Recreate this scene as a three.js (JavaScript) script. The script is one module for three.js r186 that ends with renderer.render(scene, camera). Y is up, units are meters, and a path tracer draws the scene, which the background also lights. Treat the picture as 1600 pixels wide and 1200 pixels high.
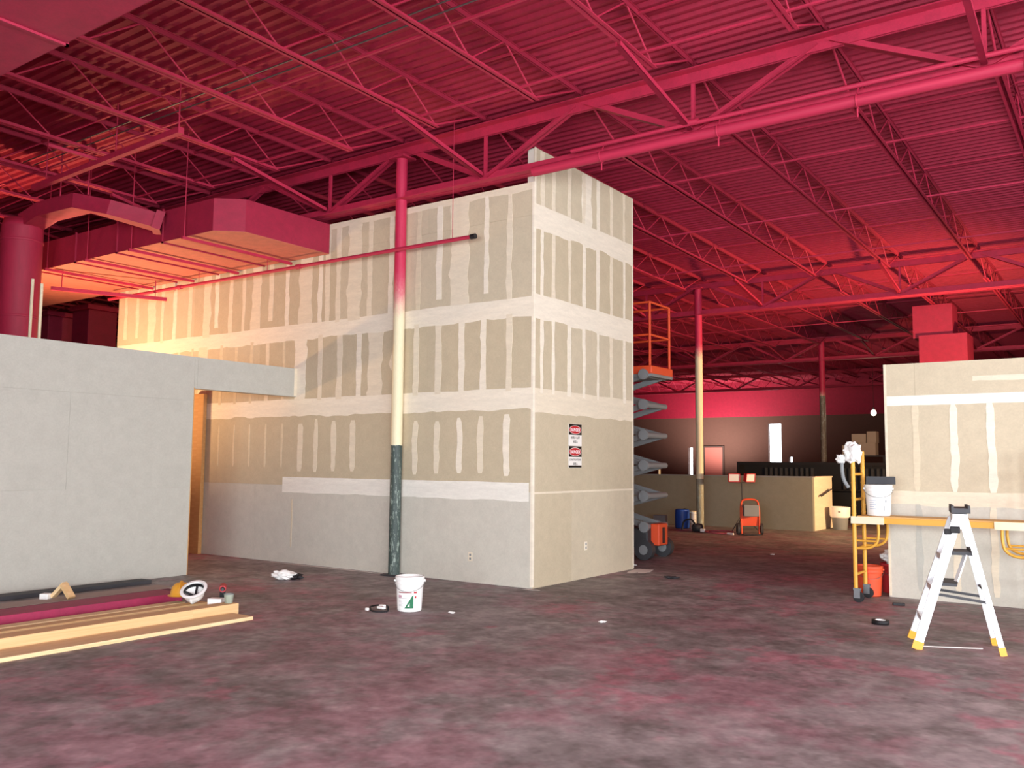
import * as THREE from 'three';
import { RoundedBoxGeometry } from 'three/addons/geometries/RoundedBoxGeometry.js';
import { mergeGeometries } from 'three/addons/utils/BufferGeometryUtils.js';
import { RectAreaLightUniformsLib } from 'three/addons/lights/RectAreaLightUniformsLib.js';
import { ImprovedNoise } from 'three/addons/math/ImprovedNoise.js';

// ------------------------------------------------------------------ camera, sky, large lights, exposure
// World: origin at the floor under the near corner of the tall drywall box; x along its long face, z towards the street front.
const scene = new THREE.Scene();
const YAW = 0.615085, PITCH = 0.088546, ROLL = 0.0088096, FOCAL = 1388.44;
const camera = new THREE.PerspectiveCamera(2 * Math.atan(600 / FOCAL) * 180 / Math.PI, 4 / 3, 0.05, 300);
{
  const fw = new THREE.Vector3(-Math.sin(YAW) * Math.cos(PITCH), Math.sin(PITCH), -Math.cos(YAW) * Math.cos(PITCH));
  const rt = new THREE.Vector3(Math.cos(YAW), 0, -Math.sin(YAW));
  const up = new THREE.Vector3().crossVectors(rt, fw);
  const r2 = rt.clone().multiplyScalar(Math.cos(ROLL)).addScaledVector(up, Math.sin(ROLL));
  const u2 = up.clone().multiplyScalar(Math.cos(ROLL)).addScaledVector(rt, -Math.sin(ROLL));
  camera.position.set(6.42074, 1.6, 9.571665);
  camera.quaternion.setFromRotationMatrix(new THREE.Matrix4().makeBasis(r2, u2, fw.clone().negate()));
}
scene.background = new THREE.Color(0.86, 0.93, 1.0);          // bright overcast sky
scene.backgroundIntensity = 6;
const renderer = new THREE.WebGLRenderer({ antialias: true });
renderer.toneMapping = THREE.LinearToneMapping;
renderer.toneMappingExposure = 1.05;
renderer.shadowMap.enabled = true;
RectAreaLightUniformsLib.init();
function windowLight(w, h, pos, look, k = 1) {                 // overcast daylight entering at one glazed opening
  const l = new THREE.RectAreaLight(new THREE.Color(0.93, 0.97, 1.0), 17 * k, w, h);
  l.position.set(...pos); l.lookAt(...look); scene.add(l); return l;
}
const SOUTH = [[3.4, 9.2], [10.2, 16.0]];         // x ranges of the street-front windows behind the camera
const EAST = [[-0.6, 5.6], [6.8, 12.6]];                       // z ranges of the windows in the right outer wall
const SILL = 0.35, HEAD = 3.7, ZS = 14, XE = 17;
for (const [a, b] of SOUTH) windowLight(b - a, HEAD - SILL, [(a + b) / 2, (SILL + HEAD) / 2, ZS - 0.35], [(a + b) / 2, (SILL + HEAD) / 2, 0]);
for (const [a, b] of EAST) windowLight(b - a, HEAD - SILL, [XE - 0.35, (SILL + HEAD) / 2, (a + b) / 2], [0, (SILL + HEAD) / 2, (a + b) / 2]);

// ------------------------------------------------------------------ helpers
let seed = 20240611;
const rnd = () => { seed = (seed * 1664525 + 1013904223) >>> 0; return seed / 4294967296; };
const rr = (a, b) => a + (b - a) * rnd();
const V = (x, y, z) => new THREE.Vector3(x, y, z);
const noise = new ImprovedNoise();
const used = {};
function numbered(name) { const n = used[name] = (used[name] ?? -1) + 1; return n ? `${name}_${String(n).padStart(3, '0')}` : name; }
function shadow(o) { o.castShadow = o.receiveShadow = true; return o; }
function plain(g) { const n = g.index ? g.toNonIndexed() : g; for (const k of Object.keys(n.attributes)) if (!['position', 'normal', 'uv'].includes(k)) n.deleteAttribute(k); return n; }
function merge(list) { return list.length === 1 ? list[0] : mergeGeometries(list.map(plain)); }
function metric(g) {                                          // uv in metres from the dominant axis of each normal
  g = plain(g); const p = g.attributes.position, n = g.attributes.normal, uv = new Float32Array(p.count * 2);
  for (let i = 0; i < p.count; i++) {
    const a = Math.abs(n.getX(i)), b = Math.abs(n.getY(i)), c = Math.abs(n.getZ(i));
    const [s, t] = a >= b && a >= c ? [p.getZ(i), p.getY(i)] : b >= c ? [p.getX(i), p.getZ(i)] : [p.getX(i), p.getY(i)];
    uv[2 * i] = s; uv[2 * i + 1] = t;
  }
  g.setAttribute('uv', new THREE.BufferAttribute(uv, 2)); return g;
}
const box = (w, h, d, x = 0, y = 0, z = 0) => metric(new THREE.BoxGeometry(w, h, d).translate(x, y, z));
const span = (x0, x1, y0, y1, z0, z1) => box(x1 - x0, y1 - y0, z1 - z0, (x0 + x1) / 2, (y0 + y1) / 2, (z0 + z1) / 2);
const rbox = (w, h, d, r, x = 0, y = 0, z = 0) => metric(new RoundedBoxGeometry(w, h, d, 2, r).translate(x, y, z));
function along(g, p, q, hint = V(0, 1, 0)) {                   // g built along +z from 0 to 1 length unit; placed from p to q
  const d = q.clone().sub(p), z = d.clone().normalize();
  if (Math.abs(z.dot(hint)) > 0.98) hint = V(1, 0, 0);
  const x = new THREE.Vector3().crossVectors(hint, z).normalize(), y = new THREE.Vector3().crossVectors(z, x);
  return g.applyMatrix4(new THREE.Matrix4().makeBasis(x, y, z).setPosition(p));
}
function bar(p, q, w, h, hint) { const L = p.distanceTo(q); return along(metric(new THREE.BoxGeometry(w, h, L).translate(0, 0, L / 2)), p, q, hint); }
function rod(p, q, r, r2 = r, seg = 8) { const L = p.distanceTo(q); return along(plain(new THREE.CylinderGeometry(r2, r, L, seg).rotateX(Math.PI / 2).translate(0, 0, L / 2)), p, q); }
function angle(p, q, leg, t, flip = 1, hint) {                 // one L-shaped steel angle
  const s = new THREE.Shape([[0, 0], [leg, 0], [leg, t], [t, t], [t, leg], [0, leg]].map(([a, b]) => new THREE.Vector2(a * flip, b)));
  const L = p.distanceTo(q);
  return along(plain(new THREE.ExtrudeGeometry(s, { depth: L, bevelEnabled: false })), p, q, hint);
}
const lathe = (pts, seg = 28) => plain(new THREE.LatheGeometry(pts.map(([a, b]) => new THREE.Vector2(a, b)), seg));
const tube = (pts, r, n = 24, seg = 8, closed = false) => plain(new THREE.TubeGeometry(new THREE.CatmullRomCurve3(pts, closed, 'centripetal'), n, r, seg, closed));
function part(parent, name, geo, m, label) {
  const o = shadow(new THREE.Mesh(Array.isArray(geo) ? merge(geo) : geo, m)); o.name = name; parent.add(o);
  if (label) o.userData.label = label; return o;
}
function thing(name, label, category, pos = [0, 0, 0], turn = 0, group) {
  const o = new THREE.Group(); o.name = numbered(name); o.position.set(...pos); o.rotation.y = turn;
  o.userData = { label, category }; if (group) o.userData.group = group; scene.add(o); return o;
}
function single(name, label, category, geo, m, pos = [0, 0, 0], turn = 0, group) {
  const o = shadow(new THREE.Mesh(Array.isArray(geo) ? merge(geo) : geo, m)); o.name = numbered(name);
  o.position.set(...pos); o.rotation.y = turn; o.userData = { label, category }; if (group) o.userData.group = group; scene.add(o); return o;
}
function struct(name, label, category = 'wall') { const o = new THREE.Group(); o.name = numbered(name); o.userData = { kind: 'structure', label, category }; scene.add(o); return o; }

// ------------------------------------------------------------------ textures and materials
function tex(w, h, fn, repeat = [1, 1], srgb = true) {         // fn(u, v) -> [r, g, b] in 0..255
  const d = new Uint8Array(w * h * 4);
  for (let j = 0; j < h; j++) for (let i = 0; i < w; i++) { const c = fn(i / w, j / h), k = 4 * (j * w + i); d[k] = Math.max(0, Math.min(255, c[0])); d[k + 1] = Math.max(0, Math.min(255, c[1])); d[k + 2] = Math.max(0, Math.min(255, c[2])); d[k + 3] = 255; }
  const t = new THREE.DataTexture(d, w, h); t.wrapS = t.wrapT = THREE.RepeatWrapping; t.magFilter = THREE.LinearFilter; t.minFilter = THREE.LinearMipmapLinearFilter; t.generateMipmaps = true;
  if (srgb) t.colorSpace = THREE.SRGBColorSpace; t.repeat.set(...repeat); t.needsUpdate = true; return t;
}
function tiled(period, seed2) {                                // tileable value noise on a period x period lattice
  const n = period, g = new Float32Array(n * n); let s = seed2 >>> 0;
  for (let i = 0; i < n * n; i++) { s = (s * 1664525 + 1013904223) >>> 0; g[i] = s / 4294967296; }
  return (u, v) => {
    const x = u * n, y = v * n, i = Math.floor(x), j = Math.floor(y); let fx = x - i, fy = y - j; fx = fx * fx * (3 - 2 * fx); fy = fy * fy * (3 - 2 * fy);
    const a = ((i % n) + n) % n, b = (a + 1) % n, c = (((j % n) + n) % n) * n, e = (((j + 1) % n + n) % n) * n;
    return (g[c + a] * (1 - fx) + g[c + b] * fx) * (1 - fy) + (g[e + a] * (1 - fx) + g[e + b] * fx) * fy;
  };
}
const fbm = (list) => (u, v) => { let s = 0, w = 0; list.forEach((f, i) => { const k = 1 / (1 + i * 0.75); s += f(u, v) * k; w += k; }); return s / w; };
const mixc = (a, b, t) => [a[0] + (b[0] - a[0]) * t, a[1] + (b[1] - a[1]) * t, a[2] + (b[2] - a[2]) * t];
const smooth = (a, b, x) => { const t = Math.max(0, Math.min(1, (x - a) / (b - a))); return t * t * (3 - 2 * t); };
const mat = (color, roughness = 0.8, o = {}) => new THREE.MeshStandardMaterial({ color, roughness, side: THREE.DoubleSide, ...o });

const nBig = fbm([tiled(9, 11), tiled(21, 23), tiled(53, 37), tiled(113, 5)]), nMid = fbm([tiled(19, 71), tiled(47, 3), tiled(101, 9)]), nFine = fbm([tiled(160, 77), tiled(400, 19), tiled(801, 29)]), nPink = fbm([tiled(13, 131), tiled(33, 17), tiled(80, 43), tiled(190, 47)]), nScuff = fbm([tiled(41, 301), tiled(120, 303), tiled(330, 7)]);
const nGrit = fbm([tiled(61, 881), tiled(127, 882), tiled(257, 883), tiled(509, 884)]);
const floorTex = tex(2048, 2048, (u, v) => {
  let c = mixc([132, 129, 128], [156, 152, 152], smooth(0.3, 0.7, nBig(u, v)));
  c = mixc(c, [152, 116, 125], 0.75 * smooth(0.42, 0.7, nPink(u, v)));
  c = mixc(c, [184, 104, 122], 0.5 * smooth(0.62, 0.74, nPink(v, u)));
  c = mixc(c, [104, 101, 98], 0.5 * smooth(0.48, 0.74, nScuff(u, v)));
  c = mixc(c, [172, 168, 166], 0.35 * smooth(0.6, 0.75, nMid(u * 1, v * 1)));
  const f = (nFine(u, v) - 0.5) * 50 + (nGrit(u, v) - 0.5) * 54; return [c[0] + f, c[1] + f, c[2] + f];
}, [1 / 13, 1 / 13]);
const paperTex = tex(512, 512, (u, v) => { const a = (nMid(u, v) - 0.5) * 14 + (nFine(u, v) - 0.5) * 14; return [238 + a, 237 + a, 234 + a]; }, [0.5, 0.5]);
const streak = tiled(9, 401), streak2 = tiled(37, 402);
const mudTex = tex(512, 512, (u, v) => { const a = (streak(u * 1, v * 6) - 0.5) * 9 + (streak2(u, v * 4) - 0.5) * 7 + (nFine(u, v) - 0.5) * 8; return [242 + a, 240 + a, 236 + a]; }, [0.7, 0.7]);
const gr = tiled(6, 91), gr2 = tiled(28, 92), gr3 = tiled(90, 93);
const woodTex = tex(512, 512, (u, v) => { const w = gr(u * 0.3, v * 3) * 0.5 + gr2(u * 0.15, v * 3) * 0.35 + gr3(u * 0.1, v * 2) * 0.25; const c = mixc([230, 205, 168], [255, 242, 218], w); return c; }, [0.5, 3]);
const sprayTex = tex(512, 512, (u, v) => { const a = (nMid(u, v) - 0.5) * 34 + (nFine(u, v) - 0.5) * 26; return [228 + a, 228 + a * 0.8, 228 + a * 0.8]; }, [0.6, 0.6]);

const M = {
  floor: mat(0xffffff, 0.62, { map: floorTex }),
  crimson: mat(0xcb2950, 0.66, { map: sprayTex }),
  deck: mat(0xb42045, 0.72, { map: sprayTex }),
  duct: mat(0xb42347, 0.62, { map: sprayTex }),
  salmonDuct: mat(0xdc7c6c, 0.6, { map: sprayTex }),  // salmon for the wide duct underside, lighter than the duct red
  paper: mat(0xd8cbb2, 0.9, { map: paperTex }),
  paper2: mat(0xd2c4a9, 0.9, { map: paperTex }),
  paperLow: mat(0xd9d5ca, 0.88, { map: paperTex }),  // lowest sheets; the cooler light there is partly put into this tint
  mud: mat(0xf8f0e0, 0.85, { map: mudTex }),
  mud2: mat(0xefe4cf, 0.85, { map: mudTex }),
  mud3: mat(0xe3d7be, 0.88, { map: mudTex }),
  mudWhite: mat(0xf8f6ef, 0.8, { map: mudTex }),
  primer: mat(0xc7c6be, 0.85, { map: paperTex }),
  stud: mat(0xcaa476, 0.8, { map: woodTex }),
  gypsum: mat(0xcfc9bd, 0.95),
  outer: mat(0x7d6a60, 0.9), darkTrim: mat(0x4a3d38, 0.9), brown: mat(0x664b42, 0.9, { map: paperTex }),
  steel: mat(0x8c8f92, 0.4, { metalness: 0.8 }), conduit: mat(0x7a6e6c, 0.45, { metalness: 0.6 }), alu: mat(0xe3e4e6, 0.38, { metalness: 0.35 }),
  black: mat(0x17161a, 0.6), darkGrey: mat(0x3b3c40, 0.65), grey: mat(0x84888a, 0.7), white: mat(0xf3f3f0, 0.5), cream: mat(0xe9dfc0, 0.6),
  yellow: mat(0xe3a433, 0.5), scaffold: mat(0xe0a63c, 0.48), plank: mat(0xe4c48b, 0.7, { map: woodTex }), orange: mat(0xe0512a, 0.55), red: mat(0xb5232c, 0.55), blue: mat(0x1f4da8, 0.45),
  wood: mat(0xf4e6cc, 0.75, { map: woodTex }), wood2: mat(0xe9d2b0, 0.75, { map: woodTex }), dust: mat(0xddd6d0, 1), pinkBeam: mat(0xb0305a, 0.65, { map: sprayTex }), dustyPlank: mat(0xb3a49c, 0.9, { map: paperTex }),
  glass: new THREE.MeshPhysicalMaterial({ color: 0xffffff, roughness: 0.02, transmission: 1, thickness: 0, side: THREE.DoubleSide }),
  lampGlass: mat(0xfff0d8, 0.3, { emissive: new THREE.Color(1, 0.78, 0.5), emissiveIntensity: 6 }),
  bulb: mat(0xfff0d8, 0.3, { emissive: new THREE.Color(1, 0.86, 0.66), emissiveIntensity: 12 }),
  lampOff: mat(0xd9dadd, 0.15),
  pinkDoor: mat(0xb06a60, 0.7),
};

// ------------------------------------------------------------------ floor and outer shell
const XW = -26, ZN = -38;
{
  const f = struct('floor', 'grey concrete floor with pink paint overspray and dark scuffs', 'floor');
  part(f, 'slab', span(XW - 2, XE + 12, -0.3, 0, ZN - 2, ZS + 6), M.floor);
}
function openWall(name, label, length, height, openings, sill, head, place, m, frameM = M.darkGrey) {   // local x along, z out of the room
  const g = struct(name, label); place(g);
  const geos = []; let x = 0;
  for (const [a, b] of openings) { geos.push(span(x, a, 0, height, 0, 0.3)); geos.push(span(a, b, 0, sill, 0, 0.3)); geos.push(span(a, b, head, height, 0, 0.3)); x = b; }
  geos.push(span(x, length, 0, height, 0, 0.3)); part(g, 'masonry', geos, m);
  for (const [a, b] of openings) {
    const w = part(g, 'window_frame', [span(a, b, sill, sill + 0.07, 0.08, 0.2), span(a, b, head - 0.07, head, 0.08, 0.2), ...[0, 1, 2, 3].map((k) => { const c = a + 0.035 + (b - a - 0.07) * k / 3; return span(c - 0.035, c + 0.035, sill, head, 0.08, 0.2); })], frameM);
    for (let k = 0; k < 3; k++) { const c = a + (b - a) * k / 3; part(w, 'pane', span(c + 0.05, c + (b - a) / 3 - 0.05, sill + 0.06, head - 0.06, 0.135, 0.139), M.glass); }
  }
  return g;
}
openWall('wall_south', 'street front wall with wide windows', XE - XW, 6.9, SOUTH.map(([a, b]) => [a - XW, b - XW]), SILL, HEAD, (g) => g.position.set(XW, 0, ZS), M.outer);
openWall('wall_east', 'right outer wall with wide windows', ZS - ZN, 6.9, EAST.map(([a, b]) => [ZS - b, ZS - a]), SILL, HEAD, (g) => { g.position.set(XE, 0, ZS); g.rotation.y = Math.PI / 2; }, M.outer);
openWall('wall_west', 'plain left outer wall far behind the ducts', ZS - ZN, 6.9, [], SILL, HEAD, (g) => { g.position.set(XW, 0, ZN); g.rotation.y = -Math.PI / 2; }, M.outer);
// ------------------------------------------------------------------ roof deck, girders, joists
const GZ = [11.05, 0.1, -10.85, -21.8, -32.75, -37.99];
const GB = [5.5, 5.41, 5.27, 5.24, 5.24, 5.24];       // underside of each girder
function roofAt(z) {                                             // underside of the deck
  for (let i = 0; i < GZ.length - 1; i++) if (z <= GZ[i] && z >= GZ[i + 1]) { const t = (GZ[i] - z) / (GZ[i] - GZ[i + 1]); return GB[i] + (GB[i + 1] - GB[i]) * t + 0.95; }
  return (z > GZ[0] ? GB[0] : GB[GB.length - 1]) + 0.95;
}
{
  const roof = struct('ceiling', 'crimson painted corrugated steel roof deck', 'ceiling');
  const P = 0.1524, prof = [[0, 0], [0.028, 0], [0.05, 0.042], [0.125, 0.042], [0.1472, 0], [P, 0]];
  const shapeFor = () => {
    const pts = []; for (let k = 0; k < 6; k++) for (const [a, b] of prof.slice(0, -1)) pts.push([k * P + a, b]); pts.push([6 * P, 0]);
    const pos = [], nor = [], uv = [];
    const X0 = XW, X1 = XE;
    for (let i = 0; i + 1 < pts.length; i++) {
      const [a, b] = pts[i], [c, d] = pts[i + 1]; const n = V(0, -(c - a), (d - b) * 1).normalize();
      const q = [[X0, b, -a], [X1, b, -a], [X1, d, -c], [X0, b, -a], [X1, d, -c], [X0, d, -c]];
      for (const [x, y, z] of q) { pos.push(x, y, z); nor.push(n.x, n.y, -n.z); uv.push(x, -z); }
    }
    const g = new THREE.BufferGeometry(); g.setAttribute('position', new THREE.Float32BufferAttribute(pos, 3)); g.setAttribute('normal', new THREE.Float32BufferAttribute(nor, 3)); g.setAttribute('uv', new THREE.Float32BufferAttribute(uv, 2)); return g;
  };
  const panel = shapeFor(); panel.computeVertexNormals();
  for (let z = ZS + 0.3; z > ZN; z -= 6 * P) {
    const o = part(roof, 'deck_panel', panel, M.deck); const y0 = roofAt(z), y1 = roofAt(z - 6 * P);
    o.position.set(0, y0, z); o.rotation.x = Math.atan2(y1 - y0, 6 * P);
  }
  part(roof, 'roof_slab', span(XW - 0.3, XE + 0.3, 6.9, 7.1, ZN - 0.3, ZS + 0.3), M.outer);
}
const ORD = ['first', 'second', 'third', 'fourth', 'fifth', 'sixth', 'seventh', 'eighth', 'ninth', 'tenth', 'eleventh', 'twelfth', 'thirteenth', 'fourteenth', 'fifteenth', 'sixteenth', 'seventeenth', 'eighteenth', 'nineteenth', 'twentieth', 'twenty-first', 'twenty-second', 'twenty-third', 'twenty-fourth', 'twenty-fifth', 'twenty-sixth', 'twenty-seventh', 'twenty-eighth'];
const NODE = 3.048, JS = 1.524, XCOL = -2.27;
const girderNames = ['behind the viewpoint', 'crossing above the tall drywall box, carried by the striped column', 'over the second column behind the drywall box', 'over the third column far back', 'farthest back, in front of the brown wall'];
GZ.slice(0, 5).forEach((z, i) => {
  const yb = GB[i], yt = yb + 0.8, X0 = XW + 0.2, X1 = XE - 0.2, big = i <= 2;
  const g = thing('roof_girder', `crimson steel truss girder ${girderNames[i]}`, 'girder', [0, 0, 0], 0, 'roof girders');
  const pair = (y, leg, t, dir) => [1, -1].map((s) => { const sh = new THREE.Shape([[0.012, 0], [leg, 0], [leg, t], [0.012 + t, t], [0.012 + t, leg], [0.012, leg]].map(([a, b]) => new THREE.Vector2(a * s, b * dir))); return plain(new THREE.ExtrudeGeometry(sh, { depth: X1 - X0, bevelEnabled: false }).rotateY(Math.PI / 2).translate(X0, y, z)); });
  part(g, 'top_chord', pair(yt, 0.14, 0.016, -1), M.crimson);
  part(g, 'bottom_chord', pair(yb, 0.13, 0.016, 1), M.crimson);
  const dw = 0.075, k0 = Math.ceil((X0 + 2.3) / NODE), k1 = Math.floor((X1 + 2.3 - 1.6) / NODE);
  for (let k = k0; k < k1; k++) {
    const xt = XCOL + NODE * k, xb = xt + NODE / 2;
    const A = V(xt + 0.06, yt - 0.07, z), B = V(xb - 0.06, yb + 0.06, z), C = V(xb + 0.06, yb + 0.06, z), D = V(xt + NODE - 0.06, yt - 0.07, z);
    part(g, 'web_diagonal', [angle(A.clone().setZ(z + 0.012), B.clone().setZ(z + 0.012), dw, 0.01, 1), angle(A.clone().setZ(z - 0.012), B.clone().setZ(z - 0.012), dw, 0.01, -1)], M.crimson);
    part(g, 'web_diagonal', [angle(C.clone().setZ(z + 0.012), D.clone().setZ(z + 0.012), dw, 0.01, 1), angle(C.clone().setZ(z - 0.012), D.clone().setZ(z - 0.012), dw, 0.01, -1)], M.crimson);
    if (big) part(g, 'web_vertical', bar(V(xb, yb + 0.05, z), V(xb, yt - 0.05, z), 0.04, 0.04), M.crimson);
  }
});
// open-web joists between the girders: one prototype per bay, cloned
function project(x, y, z) { camera.updateMatrixWorld(); camera.updateProjectionMatrix(); const p = V(x, y, z).project(camera); const d = V(x, y, z).sub(camera.position).dot(camera.getWorldDirection(V(0, 0, 0))); return [(p.x + 1) * 800, (1 - p.y) * 600, d]; }
function inView(x, y, z0, z1, margin = 160) { for (let t = 0; t <= 1; t += 0.05) { const [u, v, d] = project(x, y, z0 + (z1 - z0) * t); if (d > 0.3 && u > -margin && u < 1600 + margin && v > -margin && v < 1200) return true; } return false; }
function makeJoist(L, depth, fine) {
  const o = new THREE.Group(), e = 1.05, y0 = -depth, pairs = (y, z0, z1, s, W = 0.05) => [1, -1].map((k) => span(Math.min(0.008 * k, W * k), Math.max(0.008 * k, W * k), y, y + 0.008, z0, z1)).concat([1, -1].map((k) => span(Math.min(0.008 * k, 0.016 * k), Math.max(0.008 * k, 0.016 * k), Math.min(y, y + s * 0.05), Math.max(y, y + s * 0.05), z0, z1)));
  part(o, 'top_chord', pairs(-0.012, -L + 0.02, -0.02, -1, 0.03), M.deck);
  part(o, 'bottom_chord', pairs(y0, -L + e, -e, 1), M.crimson);
  const w = [], n = 2 * Math.round((L - 2 * e) / 1.22), st = (L - 2 * e) / n;
  w.push(rod(V(0, -0.03, -0.12), V(0, y0 + 0.02, -e - 0.06), 0.014, 0.014, fine ? 8 : 5), rod(V(0, -0.03, -L + 0.12), V(0, y0 + 0.02, -L + e + 0.06), 0.014, 0.014, fine ? 8 : 5));
  for (let k = 0; k < n; k++) { const a = -e - k * st, b = a - st, up = k % 2 === 0; w.push(rod(V(0, up ? y0 + 0.02 : -0.03, a), V(0, up ? -0.03 : y0 + 0.02, b), 0.011, 0.011, fine ? 7 : 4)); }
  part(o, 'web', w, M.crimson); return o;
}
const bayName = ['near bay overhead', 'second bay behind the box', 'third roof bay', 'fourth roof bay', 'last roof bay'];
for (let b = 0; b < 5; b++) {
  const za = GZ[b], zb = GZ[b + 1], ya = GB[b] + 0.93, yb2 = GB[b + 1] + 0.93, L = Math.hypot(za - zb, ya - yb2), depth = 0.5;
  const proto = makeJoist(L, depth, b < 2); let n = 0;
  for (let x = XCOL - JS * 14; x < XE - 0.4; x += JS) {
    if (!inView(x, ya - 0.3, za, zb)) continue;
    const o = n ? proto.clone() : proto; o.name = numbered('bar_joist'); o.position.set(x, ya, za); o.rotation.x = -Math.atan2(ya - yb2, za - zb) * -1;
    o.rotation.x = Math.atan2(yb2 - ya, za - zb);
    const far = b >= 3;
    o.userData = { label: `crimson bar joist, ${ORD[n] ?? 'last'} from the left in the ${bayName[b]}`, category: 'joist', group: far ? 'bar joists of the far bays' : `bar joists of the ${bayName[b]}` };
    scene.add(o); n++;
  }
}
// kicker braces from the joist ends down to the girder bottom chords
for (const gi of [1, 2, 3]) {
  let n = 0;
  for (let k = -3; k < 6; k++) {
    const x = XCOL + NODE / 2 + NODE * k; if (x > XE - 1) continue;
    const z = GZ[gi], yj = roofAt(z + 1.9) - 0.605;
    if (!inView(x, 5.6, z, z + 1.9, 40)) continue;
    single('kicker_brace', `short crimson angle brace from joist to girder ${['', 'above the drywall box', 'over the second column', 'over the third column'][gi]}, ${ORD[n]} from the left`, 'brace', [angle(V(x + 0.03, yj + 0.01, z + 1.85), V(x + 0.03, GB[gi] + 0.06, z + 0.1), 0.06, 0.009), angle(V(x - 0.03, yj + 0.01, z + 1.85), V(x - 0.03, GB[gi] + 0.06, z + 0.1), 0.06, 0.009, -1)], M.crimson, [0, 0, 0], 0, 'kicker braces'); n++;
  }
}
// bridging between the joists
[[3.08, 0], [1.52, 0], [6.4, 0], [-2.5, 1], [-5.2, 1], [-8.1, 1], [-13.5, 2], [-16.5, 2], [-19.3, 2]].forEach(([z, b], i) => {
  for (const up of [0, 1]) single('bridging_rod', `thin crimson ${up ? 'upper' : 'lower'} bridging angle in the ${bayName[b]}, ${ORD[i % 3]} line`, 'bridging', bar(V(XW + 0.5, roofAt(z) - (up ? 0.06 : 0.5), z), V(XE - 0.5, roofAt(z) - (up ? 0.06 : 0.5), z), 0.03, 0.022), M.crimson, [0, 0, 0], 0, 'bridging lines');
});

// ------------------------------------------------------------------ columns
function column(label, x, z, top, green, fade0, fade1, r, lowerCol) {
  const H = top, n = nMid, cr = [196, 40, 80], cm = [232, 222, 186];
  const t = tex(128, 1024, (u, v) => {
    const y = v * H, j = (n(u * 0.5, v * 3) - 0.5) * 0.5 + (nFine(u, v) - 0.5) * 0.9;
    let c = mixc(cm, cr, smooth(fade0, fade1, y + j * 0.35));
    if (green > 0) c = y + (n(u, v) - 0.5) * 0.015 < green ? mixc(lowerCol, [176, 190, 178], smooth(0.6, 0.72, nScuff(u, v * 2)) * 0.75) : c;
    const f = (nFine(u, v) - 0.5) * 16; return [c[0] + f, c[1] + f, c[2] + f];
  });
  const o = thing('steel_column', label, 'column', [x, 0, z], 0, 'steel columns');
  const shaft = part(o, 'shaft', lathe([[0, 0], [r, 0], [r, H], [0, H]], 32), mat(0xffffff, 0.55, { map: t }));
  { const p = shaft.geometry.attributes.position, uv = shaft.geometry.attributes.uv; for (let i = 0; i < p.count; i++) uv.setXY(i, Math.atan2(p.getZ(i), p.getX(i)) / 6.2832 + 0.5, p.getY(i) / H * 0.999); }
  part(o, 'base_plate', rbox(0.3, 0.02, 0.24, 0.004, 0, 0.01, 0.0), M.darkGrey);
  part(o, 'cap_plate', rbox(0.3, 0.03, 0.28, 0.004, 0, H + 0.015, 0), M.crimson);
  return o;
}
column('striped steel column in front of the drywall box, crimson top, cream middle, dark green foot', -2.275, 0.115, GB[1] + 0.62, 1.83, 3.6, 4.45, 0.082, [62, 76, 72]);
column('second steel column behind the box, crimson top and cream lower shaft', -2.38, -10.85, GB[2] + 0.66, 1.25, 4.1, 4.6, 0.09, [150, 148, 126]);
column('slender third column far back, crimson above and grey brown below', -2.53, -21.8, GB[3] + 0.66, 4.0, 3.9, 4.2, 0.1, [120, 108, 98]);

// ------------------------------------------------------------------ drywall walls
const ROWS = [0, 1.22, 2.44, 3.66, 4.88, 6.1];
function panels(g, u0, u1, top, opt = {}) {                     // drywall sheets in staggered rows, 2 mm joints
  for (let r = 0; r + 1 < ROWS.length && ROWS[r] < top; r++) {
    const y0 = ROWS[r], y1 = Math.min(ROWS[r + 1], top), step = opt.length ?? 3.66; let a = u1;
    let next = u1 - (r % 2 ? step : step / 2);
    while (a > u0 + 0.01) {
      const b = Math.max(u0, next); next -= step;
      const hole = opt.holes?.find((h) => h.y0 < y1 && h.y1 > y0 && h.u0 < a && h.u1 > b);
      const put = (ua, ub, ya, yb) => { if (ub - ua > 0.02 && yb - ya > 0.02) part(g, 'drywall_sheet', span(ua + 0.001, ub - 0.001, ya + 0.001, yb - 0.001, -0.012, 0), opt.mat?.(r) ?? (rnd() < 0.5 ? M.paper : M.paper2)); };
      if (!hole) put(b, a, y0, y1);
      else { put(b, Math.min(a, hole.u0), y0, y1); put(Math.max(b, hole.u1), a, y0, y1); const ca = Math.max(b, hole.u0), cb = Math.min(a, hole.u1); put(ca, cb, Math.max(y0, hole.y1), y1); put(ca, cb, y0, Math.min(y1, hole.y0)); }
      a = b;
    }
  }
}
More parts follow.
